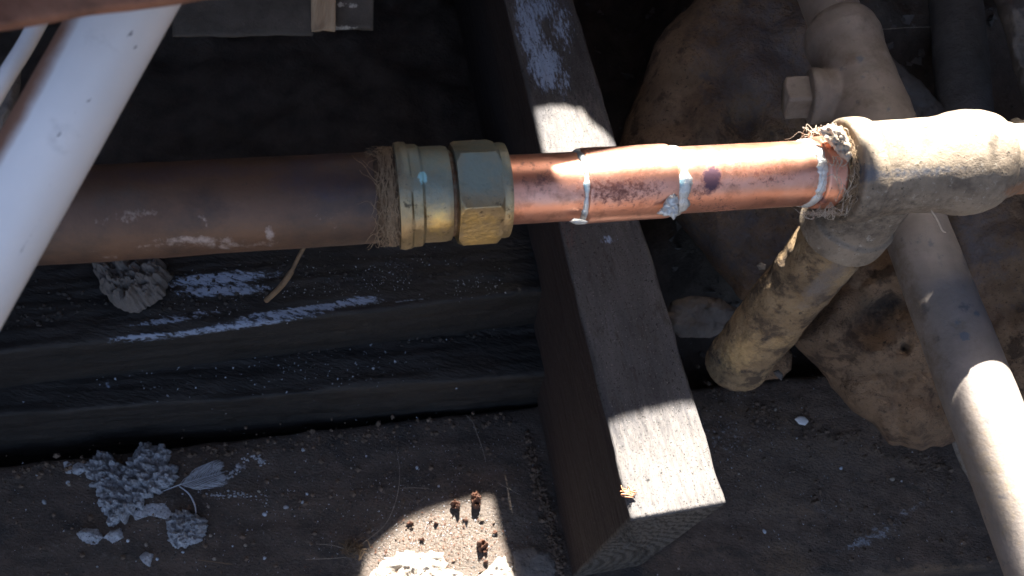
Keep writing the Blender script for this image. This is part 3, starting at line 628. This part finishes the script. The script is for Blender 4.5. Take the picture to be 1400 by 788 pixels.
# grey pipe passing under the tee
g0, g1 = G0, G1; gd = GD; GL = (g1-g0).length
gp = thing('grey_pipe', 'dusty grey pipe passing under the tee with a fitting and square plug behind it', 'pipe', tuple(g0))
def gt(py):
    a = ROTI @ (g0-CAM); b = ROTI @ gd; kk = (CY-py)/F; return (-kk*a.z-a.y)/(b.y+kk*b.z)
gsp = {'spot': spots([(1320, 460, 9, 9, 0, .8), (1310, 440, 8, 9, 0, .8), (1335, 430, 6, 8, 0, .7), (1290, 440, 7, 7, 0, .6), (1303, 415, 5, 8, 0, .6), (1330, 475, 5, 4, 0, .7), (1175, 82, 8, 8, 0, .7), (1150, 95, 8, 5, 0, .6), (1180, 105, 6, 5, 0, .6), (1140, 30, 12, 8, 0, .5), (1180, 130, 5, 5, 0, .6), (1215, 150, 5, 5, 0, .6)]),
       'brown': spots([(1150, 75, 60, 16, 10, .75), (1130, 90, 14, 60, -20, .7), (1115, 130, 10, 40, 0, .6), (1240, 380, 18, 70, -20, .8), (1275, 480, 18, 80, -18, .8), (1120, 40, 18, 60, -20, .6), (1330, 600, 16, 100, -16, .6), (1160, 50, 60, 12, 0, .55)]),  # brown dirt; streaks down the left side also paint the shaded flank
       'sand': spots([(1370, 640, 70, 130, -20, .62), (1335, 550, 30, 30, 0, .5)]), 'blue': spots([(1320, 400, 30, 60, -20, .6), (1190, 110, 30, 50, -20, .6)])}
V, Fc = lathe(g0-gd*.35, gd, fill([(0, .0160), (.35+gt(120), .0160), (.35+gt(560), .0165), (.35+gt(900)+.12, .0168)], .003), 110, amp=.0004, nsc=50)
obj('pipe_wall', V, Fc, 'grey_pipe', gp, attrs=gsp)
fprof = [(gt(30), .0165), (gt(36), .0190), (gt(42), .0208), (gt(50), .0214), (gt(58), .0222), (gt(68), .0214), (gt(80), .0204), (gt(150), .0209), (gt(200), .0209), (gt(225), .0195), (gt(230), .0162)]
VA, FA = lathe(g0, gd, fill(fprof, .0015), 96, amp=.0004, nsc=60)
pc = g0+gd*gt(128); pd = (at(1100, 133, .480)-pc).normalized()
VB, FB = lathe(pc, pd, fill([(0, .0145), (.022, .0150), (.0265, .0165), (.0305, .0162), (.031, .012)], .001), 80, amp=.0003, nsc=60)
fit = fused('pipe_fitting', [(VA, FA), (VB, FB)], .001, 4, 'grey_pipe', gp, gsp)
V, Fc = lathe(pc, pd, [(.029, .0105)]+fill([(.0291, .0112), (.0435, .0112)], .0007)+[(.0445, .0098)], 128, amp=.00025, nsc=150, rfun=lambda th, t, r: hexr(th, r, r*1.16, .5, 4, r*1.08) if r > .0107 else r)
obj('square_plug', V, Fc, 'grey_pipe', gp, attrs={'brown': spots([(1080, 150, 40, 40, 0, .7)]), 'spot': spots([(0, 0, 1, 1)]), 'sand': spots([(0, 0, 1, 1)]), 'blue': spots([(0, 0, 1, 1)])})
# dim pipe far right
p0, p1 = at(1302, -60, .72), at(1325, 230, .64)
V, Fc = lathe(p0, p1-p0, fill([(0, .020), ((p1-p0).length*1.3, .021)], .004), 80, amp=.0008, nsc=40)
obj('shadowed_pipe', V, Fc, 'grey_stone', cat='pipe', label='dim dark upright pipe in deep shade behind the right end of the tee')

# ------------------------------------------------------------------ stones
def stone(name, outl, d, th, m, label, cat='stone', attrs=None, gx=0, gy=0, **kw):
    c = outl[0]; mx = sum(p[0] for p in outl)/len(outl); my = sum(p[1] for p in outl)/len(outl)
    V, Fc = rock(outl, ondepth(d, gx, gy, mx, my), -ray(mx, my).normalized(), th, **kw)
    if isinstance(label, bpy.types.Object): return obj(name, V, Fc, m, label, attrs=attrs)
    return obj(name, V, Fc, m, cat=cat, label=label, attrs=attrs)
stone('boulder', [(843, 210), (860, 155), (880, 112), (893, 70), (912, 38), (942, 10), (975, -35), (1060, -60), (1120, -30), (1135, 60), (1160, 140), (1230, 240), (1200, 340), (1100, 410), (1012, 406), (965, 350), (922, 296), (862, 262)], .685, .095, 'sandstone',
      'large rough tan and grey boulder behind the copper pipe, left of the grey fitting', attrs={'grey': spots([(1050, 80, 110, 110, -40, .9), (1010, 340, 150, 80, 0, .8)]), 'hole_shade': spots([(1010, 160, 8, 10, 0, .5)]), 'warm': spots([(960, 60, 40, 40, 0, .5)])},
      nring=70, nout=300, amp=.06, nsc=18, jag=.010, flat=2.3, seed=2, steps=.10, facet=.22, dents=((1015, 165, 22, .012), (1080, 90, 40, .012), (930, 160, 30, .006)))
stone('boulder', [(1118, 385), (1180, 345), (1240, 320), (1290, 400), (1325, 500), (1330, 585), (1300, 605), (1262, 613), (1215, 608), (1195, 580), (1165, 563), (1120, 505), (1082, 466), (1092, 440)], .585, .070, 'sandstone',
      'reddish tan boulder with a dark hollow between the crusted branch pipe and the grey pipe', attrs={'hole_shade': spots([(1190, 440, 28, 26, 0, .9), (1215, 415, 24, 14, -20, .9), (1235, 478, 5, 8, 0, .9), (1275, 540, 26, 14, 0, .55), (1130, 415, 30, 14, -10, .5), (1250, 500, 60, 50, 0, .3)]), 'grey': spots([(1225, 450, 30, 20, 0, .6)]), 'warm': spots([(1210, 530, 60, 60, 30, .8), (1250, 590, 50, 25, 0, .6)])},
      nring=60, nout=260, amp=.08, nsc=22, jag=.012, flat=2.4, seed=6, steps=.14, facet=.30, dents=((1190, 442, 34, .030), (1222, 418, 22, .022), (1235, 478, 7, .010), (1275, 545, 20, .008), (1150, 520, 16, .006)))
stone('boulder', [(1255, 230), (1420, 205), (1600, 240), (1660, 430), (1600, 640), (1480, 650), (1400, 600), (1350, 520), (1300, 400)], .62, .060, 'sandstone',
      'bluish tan boulder right of the grey pipe at the right edge', attrs={'grey': spots([(1340, 330, 70, 80, 0, .8), (1385, 400, 40, 60, 0, .5)]), 'hole_shade': spots([(1395, 480, 30, 6, -20, .5)]), 'warm': spots([(0, 0, 1, 1)])}, nring=50, nout=220, amp=.08, nsc=20, seed=9, flat=2.6, steps=.05, facet=.2, jag=.01)
stone('stone_slab', [(1180, 50), (1205, 62), (1222, 80), (1262, 115), (1300, 155), (1330, 200), (1300, 260), (1200, 260), (1160, 120)], .66, .02, 'grey_stone',
      'sloping grey stone slab right of the grey fitting, just above the tee', nring=40, nout=200, amp=.25, nsc=40, jag=.025, seed=12)
stone('stone', [(1352, -20), (1372, 40), (1385, 90), (1400, 140), (1440, 150), (1470, -40)], .60, .03, 'grey_stone', 'brown stone cut off by the top right corner of the picture', nring=30, nout=120, amp=.2, seed=14)
stone('stone', [(908, 432), (918, 412), (945, 404), (985, 408), (1010, 425), (1005, 450), (970, 462), (930, 462), (912, 450)], .62, .02, 'grey_stone', 'rounded brown stone in shade between the joist and the branch pipe', nring=30, nout=120, amp=.2, seed=15)
stone('stone', [(1035, 498), (1050, 478), (1072, 470), (1083, 484), (1082, 505), (1068, 518), (1045, 520)], .60, .016, 'sandstone', 'small brown stone tucked behind the foot of the branch pipe', attrs={'grey': spots([(0, 0, 1, 1)]), 'hole_shade': spots([(1060, 500, 12, 12, 0, .4)]), 'warm': spots([(0, 0, 1, 1)])}, nring=24, nout=100, amp=.25, seed=16)
stone('pebble', [(1056, 508), (1064, 505), (1071, 512), (1069, 521), (1062, 516)], .575, .003, 'grey_stone', 'tiny pale pebble below the small brown stone', nring=8, nout=40, seed=17)
stone('stone', [(-20, 120), (12, 100), (30, 80), (27, 130), (22, 165), (2, 195), (-20, 190)], .36, .01, 'grey_stone', 'rough grey stone behind the thin white pipe at the left edge', nring=24, nout=100, amp=.3, seed=18)
stone('pebble', [(1398, 165), (1390, 160), (1380, 165), (1384, 172), (1410, 176), (1412, 160)], .40, .004, 'pale_mortar', 'sunlit tan lump on the top of the pipe at the right edge', nring=10, nout=50, seed=19)
# mortar lumps and crumbs
def lump(name, outl, h, th, m, label, group=None, **kw):
    V, Fc = rock(outl, onlevel(h), UP, th, **kw); return obj(name, V, Fc, m, cat='mortar', label=label, group=group)
lump('mortar_lump', [(116, 640), (122, 628), (140, 622), (150, 618), (158, 632), (176, 640), (186, 622), (205, 606), (225, 612), (238, 630), (243, 652), (232, 668), (215, 676), (200, 684), (188, 700), (170, 714), (158, 716), (142, 704), (138, 682), (126, 664)], h3, .010, 'mortar',
     'largest lump of crumbled grey mortar on the front plank, touching the feather', nring=80, nout=360, amp=.5, nsc=260, jag=.10, seed=21, steps=.5, flat=5)
lump('mortar_lump', [(228, 712), (240, 700), (252, 698), (268, 704), (285, 712), (283, 728), (274, 742), (256, 748), (240, 750), (230, 738)], h3, .008, 'mortar', 'smaller separate piece of grey mortar below the feather', nring=50, nout=220, amp=.4, nsc=320, jag=.07, seed=22, steps=.4, flat=5)
lump('mortar_lump', [(105, 730), (118, 722), (135, 724), (142, 736), (130, 746), (112, 742)], h3, .006, 'mortar', 'low lump of grey mortar at the lower left of the largest one', nring=20, nout=90, amp=.6, nsc=150, jag=.05, seed=23)
lump('mortar_lump', [(142, 736), (152, 726), (166, 722), (170, 735), (155, 744)], h3, .004, 'mortar', 'small mortar lump just under the point of the largest lump', nring=16, nout=70, amp=.6, nsc=150, jag=.05, seed=24)
lump('mortar_lump', [(86, 632), (92, 630), (99, 636), (98, 648), (90, 648)], h3, .004, 'mortar', 'mortar lump farthest left on the front plank', nring=12, nout=60, amp=.5, seed=25)
lump('mortar_lump', [(99, 637), (106, 632), (118, 634), (118, 644), (108, 650), (99, 648)], h3, .004, 'mortar', 'mortar lump bridging the farthest left one and the largest', nring=12, nout=60, amp=.5, seed=26)
lump('mortar_lump', [(180, 700), (205, 688), (225, 688), (235, 700), (232, 712), (205, 705), (185, 712)], h3, .003, 'mortar', 'thin mortar crust between the largest lump and the separate piece', nring=16, nout=80, amp=.5, jag=.06, seed=27)
lump('mortar_lump', [(190, 762), (198, 754), (210, 758), (205, 776), (196, 770)], h3, .004, 'mortar', 'mortar piece near the bottom edge, left of centre', nring=12, nout=60, amp=.5, jag=.06, seed=28)
lump('mortar_lump', [(130, 362), (160, 350), (205, 352), (226, 362), (234, 385), (225, 408), (200, 424), (180, 430), (156, 420), (140, 400)], .552, .018, 'grey_stone', 'rounded grey mortar lump partly under the brown pipe on the upper timber', nring=50, nout=200, amp=.3, nsc=160, jag=.06, seed=29, steps=.3, flat=4)
lump('mortar_lump', [(505, 788), (520, 772), (540, 757), (556, 750), (570, 757), (590, 752), (606, 760), (612, 775), (640, 790), (600, 830), (500, 830)], h3, .0045, 'pale_mortar', 'sunlit pale mortar heap at the bottom edge left of the joist', nring=34, nout=160, amp=.6, nsc=150, jag=.06, seed=31, steps=.7)
lump('mortar_lump', [(672, 772), (680, 762), (690, 760), (698, 775), (710, 800), (660, 820), (640, 800)], h3, .0045, 'pale_mortar', 'sunlit pale mortar piece at the bottom edge against the shadow of the joist', nring=24, nout=100, amp=.5, nsc=150, jag=.05, seed=32)
lump('mortar_strip', [(1297, 592), (1303, 580), (1312, 596), (1322, 625), (1340, 660), (1358, 690), (1372, 725), (1386, 760), (1398, 800), (1384, 800), (1376, 765), (1364, 728), (1350, 698), (1332, 668), (1312, 628), (1302, 610)], .60, .008, 'pale_mortar', 'long thin bead of pale mortar beside the lower grey pipe', nring=24, nout=220, amp=.4, nsc=90, jag=.02, seed=33)
lump('mortar_lump', [(700, 752), (725, 748), (750, 755), (760, 768), (758, 800), (705, 800)], h3, .004, 'grey_stone', 'dull brown mortar patch in shade at the foot of the joist', nring=20, nout=90, amp=.4, jag=.05, seed=34)
def trail(pts, n, rad, m, label, seed):
    rnd = random.Random(seed); parts = []; P = smoothpath([Vector((a_, b_, 0)) for a_, b_ in pts], 8)
    for k in range(n):
        q = rnd.choice(P); cx_, cy_ = q.x+rnd.gauss(0, 3.0), q.y+rnd.gauss(0, 2.4); r_ = rad*rnd.uniform(.5, 1.5)
        parts.append(rock([(cx_+r_*rnd.uniform(.5, 1.7)*math.cos(a*1.05), cy_+r_*rnd.uniform(.4, 1.2)*math.sin(a*1.05)) for a in range(6)], onlevel(h3), UP, .0012, nring=3, nout=12, amp=.5, seed=seed+k))
    V, Fc = join(*parts); obj('lime_flake', V, Fc, m, cat='flake', label=label)
trail([(304, 656), (322, 644), (334, 630), (350, 624), (358, 632)], 90, 2.2, 'mortar', 'crooked flake of pale lime right of the feather', 401)
trail([(268, 672), (300, 678), (330, 676), (366, 682)], 60, 1.3, 'mortar', 'thin line of pale lime crumbs below the crooked flake', 402)
V, Fc = rock([(1086, 573), (1092, 569), (1100, 570), (1106, 576), (1101, 582), (1092, 580)], onlevel(h3-.006), UP, .0012, nring=8, nout=50, amp=.3, seed=44); obj('pale_fleck', V, Fc, 'white_plastic', cat='chip', label='small white oval chip lying on the plank right of the joist', attrs={a: spots([(0, 0, 1, 1)]) for a in ('speck', 'brown', 'line')})
V, Fc = rock([(1034, 363), (1040, 359), (1048, 362), (1046, 369), (1038, 369)], ondepth(.50), -ray(1040, 365).normalized(), .002, nring=8, nout=50, amp=.3, seed=45); obj('pale_fleck', V, Fc, 'pale_mortar', cat='chip', label='pale crumb standing in for a sun fleck left of the branch pipe, below the copper pipe')  # crumb added to stand for a small fleck of sunlight
# crumbs scattered on the front plank
crumbs = [(183, 652), (52, 650), (61, 686), (93, 660), (94, 662), (133, 775), (250, 755), (285, 693), (361, 703), (365, 700), (414, 615), (420, 676), (414, 687), (335, 746), (318, 747), (293, 764), (362, 763), (391, 694), (288, 733), (355, 672), (250, 676), (175, 740), (200, 745), (215, 764), (1000, 640), (1010, 648), (1090, 600), (1200, 612), (928, 778), (1150, 640), (1045, 727), (1060, 560), (570, 640), (600, 665), (480, 640), (450, 690), (1220, 655), (1300, 700)]
def crumbtag(a, b):
    if a > 850: return dict(label='tiny pale crumb on the front plank right of the joist', group='pale crumbs right of the joist')
    if a < 100: return dict(label='tiny pale crumb on the front plank left of the mortar lumps', group='pale crumbs left of the mortar lumps')
    if a < 300: return dict(label='tiny pale crumb lying close around the mortar lumps', group='pale crumbs around the mortar lumps')
    return dict(label='tiny pale crumb between the feather and the joist', group='pale crumbs between feather and joist')
for i, (cx_, cy_) in enumerate(crumbs):
    r_ = random.choice([1.6, 2.2, 3, 3.6]); ol = [(cx_+r_*random.uniform(.6, 1.4)*math.cos(a*1.05), cy_+r_*random.uniform(.6, 1.3)*math.sin(a*1.05)) for a in range(6)]
    V, Fc = rock(ol, onlevel(h3), UP, .0016, nring=3, nout=12, amp=.4, seed=50+i); obj('crumb', V, Fc, random.choice(['mortar', 'pale_mortar', 'lime_flake']), cat='crumb', **crumbtag(cx_, cy_))
# dust and grit nobody could count
def grit(name, boxes, n, h, m, rmin, rmax, kind='stuff', lbl='', base=None):
    V = []; Fc = []
    for i in range(n):
        b = random.choice(boxes); px = random.gauss(b[0], b[2]); py = random.gauss(b[1], b[3]); p = hit(px, py, h); r_ = random.uniform(rmin, rmax)*random.random()**.5; o = len(V)
        q = [Vector((random.uniform(-1, 1), random.uniform(-1, 1), random.uniform(0, .8)))*r_ for _ in range(4)]; V += [tuple(p+e) for e in q]; Fc += [(o, o+1, o+2), (o, o+2, o+3), (o, o+3, o+1), (o+1, o+3, o+2)]
    obj(name, V, Fc, m, kind=kind, smooth=False, cat='grit', label=lbl)
grit('grit', [(300, 700, 160, 50), (600, 640, 120, 40), (600, 735, 70, 35), (1150, 670, 130, 70), (1000, 600, 50, 40)], 2600, h3-.001, 'mortar', .0003, .0011, lbl='fine pale grit scattered over the front plank')
grit('grit', [(300, 520, 150, 20), (450, 500, 90, 16)], 260, .614, 'lime_flake', .0004, .0016, lbl='sparse pale grit on the low black timber')
grit('grit', [(520, 375, 90, 16), (600, 390, 60, 10), (330, 400, 90, 20)], 900, .555, 'lime_flake', .0003, .0010, lbl='fine lime grit on the upper timber under the brown pipe')
grit('grit', [(600, 740, 60, 30)], 1500, h3-.001, 'bark', .0003, .0014, lbl='fine brown crumbs in the sunlit patch left of the joist')
# dark debris gathered on the ledges and in the corners
def debris(name, boxes, n, m, lbl, seed, rmax=.0022, signs=(-1, 1)):
    rnd = random.Random(seed); V = []; Fc = []
    for i in range(n):
        x0, y0, x1, y1, sd, h = rnd.choice(boxes); t = rnd.random(); px, py = x0+(x1-x0)*t+rnd.gauss(0, 3), y0+(y1-y0)*t+(4 if len(signs) == 2 else -4)+abs(rnd.gauss(0, sd))*rnd.choice(signs)
        p = hit(px, py, h); r_ = .0005+rmax*rnd.random()**3; o = len(V)
        for a in range(5): V.append(tuple(p+Vector((math.cos(a*1.257)*r_*rnd.uniform(.6, 1.4), math.sin(a*1.257)*r_*rnd.uniform(.6, 1.4), -r_*.2))))
        for a in range(3): V.append(tuple(p+Vector((math.cos(a*2.1)*r_*rnd.uniform(.2, .7), math.sin(a*2.1)*r_*rnd.uniform(.2, .7), r_*rnd.uniform(.4, .9)))))
        Fc += [(o, o+1, o+5), (o+1, o+6, o+5), (o+1, o+2, o+6), (o+2, o+3, o+6), (o+3, o+7, o+6), (o+3, o+4, o+7), (o+4, o+5, o+7), (o+4, o, o+5), (o+5, o+6, o+7)]
    obj(name, V, Fc, m, kind='stuff', smooth=False, cat='debris', label=lbl)
debris('debris', [(0, 455, 690, 375, 26, .554), (0, 520, 700, 465, 14, .614)], 700, 'char_crumbs', 'dark crumbs of dirt lying on the two black timbers', 5, .0018, (-1,))
debris('debris', [(0, 645, 700, 570, 6, .679), (720, 600, 770, 780, 14, .679), (960, 535, 1300, 640, 10, .679), (940, 560, 1390, 780, 70, .679), (0, 700, 700, 640, 60, .679)], 1700, 'rubble_dirt', 'brown crumbs of dirt gathered on the front plank', 6)
# leaf crumbs
for i, (ol, lb) in enumerate([([(644, 676), (652, 672), (658, 680), (657, 694), (651, 698), (645, 692)], 'curled dark brown leaf scrap at the top right of the sunlit patch'), ([(615, 690), (622, 684), (630, 690), (628, 698), (618, 696)], 'smaller reddish leaf scrap at the top edge of the sunlit patch'),
                              ([(651, 742), (660, 738), (668, 744), (666, 756), (655, 756)], 'round brown crumb near the right side of the sunlit patch')]):
    V, Fc = rock(ol, onlevel(h3-.002), UP, .006, nring=14, nout=60, amp=.9, nsc=300, jag=.1, seed=60+i, steps=1); obj('leaf_scrap', V, Fc, 'bark', cat='leaf', label=lb)
for i, (qx, qy, qr, lb) in enumerate([(560, 716, 4, 'dark leaf crumb at the upper left edge of the sunlit patch'), (596, 716, 3, 'thin bark crumb left of centre in the sunlit patch'), (636, 712, 3, 'small crumb under the smaller reddish leaf scrap'), (676, 728, 4, 'brown crumb on the right edge of the sunlit patch'), (578, 738, 4, 'bark scrap above the pale mortar heap'), (664, 768, 4, 'brown crumb between the two sunlit mortar pieces')]):
    ol = [(qx+qr*random.uniform(.5, 1.6)*math.cos(a*.9), qy+qr*random.uniform(.4, 1.2)*math.sin(a*.9)) for a in range(7)]
    V, Fc = rock(ol, onlevel(h3-.001), UP, .003, nring=10, nout=40, amp=.9, nsc=300, jag=.15, seed=80+i); obj('leaf_scrap', V, Fc, 'bark', cat='leaf', label=lb)
# rubble on the soil bank right of the joist
def soilpt(px, py):
    r = ray(px, py); t = .35
    while t < 1.2:
        p = CAM+r*t
        k = max(0, min(1, (p.x-.10)/.12))*max(0, min(1, (p.y-BANKY(p.x))/.24))
        if p.z < .05+.27*k: return p
        t += .004
    return CAM+r*1.0
V = []; Fc = []
for i in range(1500):
    px, py = random.uniform(790, 1400), random.uniform(0, 560); p = soilpt(px, py)+Vector((0, 0, .004)); r_ = .0008+.0045*random.random()**4; o = len(V)
    q = [Vector((random.uniform(-1, 1), random.uniform(-1, 1), random.uniform(-.3, .9)))*r_*1.3 for _ in range(6)]; V += [tuple(p+e) for e in q]
    Fc += [(o, o+1, o+2), (o, o+2, o+3), (o, o+3, o+1), (o+1, o+3, o+4), (o+4, o+2, o+1), (o+5, o+3, o+2), (o+5, o+4, o+3)]
obj('rubble', V, Fc, 'grey_stone', kind='stuff', smooth=False, cat='rubble', label='small loose rubble lying on the dark soil bank')
# shaving on the joist edge
def gen_sh(i):
    c = hit(858, 672, JH-.001); return smoothpath([c+Vector((random.uniform(-.005, .005), random.uniform(-.004, .004), random.uniform(0, .004))) for _ in range(5)], 4)
V, Fc = join(*[tube(gen_sh(i), .0004, 4) for i in range(7)]); obj('wood_shaving', V, Fc, mat('orange_shaving', (.45, .17, .08), (.62, .28, .15), 300, bump=()), cat='shaving', label='curled orange shaving caught on the left edge of the joist top')
# feather
fb, ft = hit(222, 672, h3-.011), hit(308, 645, h3-.004); fd = (ft-fb); fth = thing('feather', 'small grey downy feather lying against the largest mortar lump', 'feather', tuple(fb))
V, Fc = tube(smoothpath([fb, fb+fd*.4+Vector((0, 0, .003)), ft], 8), .0004, 5); obj('quill', V, Fc, 'feather_mat', fth)
def barb(i):
    t = .30+.6*(i//2)/42; s_ = 1 if i % 2 else -1; p = fb+fd*t+Vector((0, 0, .002)); sd = Vector((-fd.y, fd.x, 0)).normalized()*s_; L = .018*math.sin(math.pi*(.25+.65*(i//2)/42))*random.uniform(.7, 1.2)
    q = [p+fd.normalized()*L*k*.9+sd*L*.55*math.sin(k*1.5)+Vector((0, 0, .002*math.sin(k*3+i))) for k in (0, .35, .7, 1)]; return smoothpath(q, 4)
V, Fc = join(*[tube(barb(i), .00022, 4) for i in range(84)]); obj('barbs', V, Fc, 'feather_mat', fth, kind='stuff')
V, Fc = tube(smoothpath([hit(x_, y_, h3-.006) for x_, y_ in [(245, 665), (258, 675), (266, 690), (268, 702)]], 6), .0006, 5); obj('quill', V, Fc, 'feather_mat', fth)
# straw and twig
V, Fc = tube(smoothpath([at(416, 338, .40), at(408, 352, .402), at(398, 372, .405), at(384, 392, .41), at(364, 411, .418)], 8), [.0010]*16+[.0015]*17, 8); obj('straw', V, Fc, 'straw', cat='straw', label='bent brown straw hanging under the brown pipe')
hairs = [([(541, 612), (546, 640), (545, 668), (538, 695), (526, 718), (508, 734), (494, 744), (482, 752)], .0003, 'hair', 'long curved root hair running down to the edge of the sunlit patch'),
         ([(547, 668), (565, 667), (587, 668)], .00022, 'hair', 'short straight hair branching right off the long root hair'),
         ([(475, 752), (455, 746), (432, 744)], .0003, 'hair', 'upper root hair left of the small root knot'), ([(474, 762), (450, 764), (418, 765)], .0003, 'hair', 'lower root hair left of the small root knot'),
         ([(636, 567), (646, 577), (653, 595), (660, 615), (664, 632)], .0003, 'hair', 'thin brown root curving beside the foot of the joist'), ([(680, 660), (695, 668), (711, 677)], .00022, 'hair', 'short thin fibre between the sunlit patch and the joist'),
         ([(270, 766), (290, 768), (318, 772)], .0004, 'straw', 'short pale stalk near the bottom edge, right of the mortar')]
for pts, r_, m_, lb in hairs:
    V, Fc = tube(smoothpath([hit(a_, b_, h3-.006-.002*math.sin(i_)) for i_, (a_, b_) in enumerate(pts)], 6), r_, 5); obj('root_hair', V, Fc, m_, cat='root', label=lb)
def knot(i):
    c = hit(484, 752, h3-.005); return smoothpath([c+Vector((random.gauss(0, .005), random.gauss(0, .003), random.uniform(-.003, .005))) for _ in range(6)], 4)
V, Fc = join(*[tube(knot(i), .0004, 4) for i in range(16)]); obj('root_knot', V, Fc, 'straw', cat='root', label='small tangled root knot at the lower left of the sunlit patch')
V, Fc = tube(smoothpath([at(1160, 40, .60), at(1210, 40, .62), at(1238, 38, .63), at(1275, 37, .64)], 6), .0003, 4); obj('cobweb_thread', V, Fc, 'hair', cat='thread', label='fine cobweb thread stretched right of the upper grey fitting')
V, Fc = tube(smoothpath([at(1273, 288, .345), at(1281, 300, .348), at(1288, 315, .35), at(1293, 318, .352)], 5), .0004, 5); obj('fibre', V, Fc, 'pale_fibre', cat='fibre', label='pale fibre dangling below the tee beside the branch')
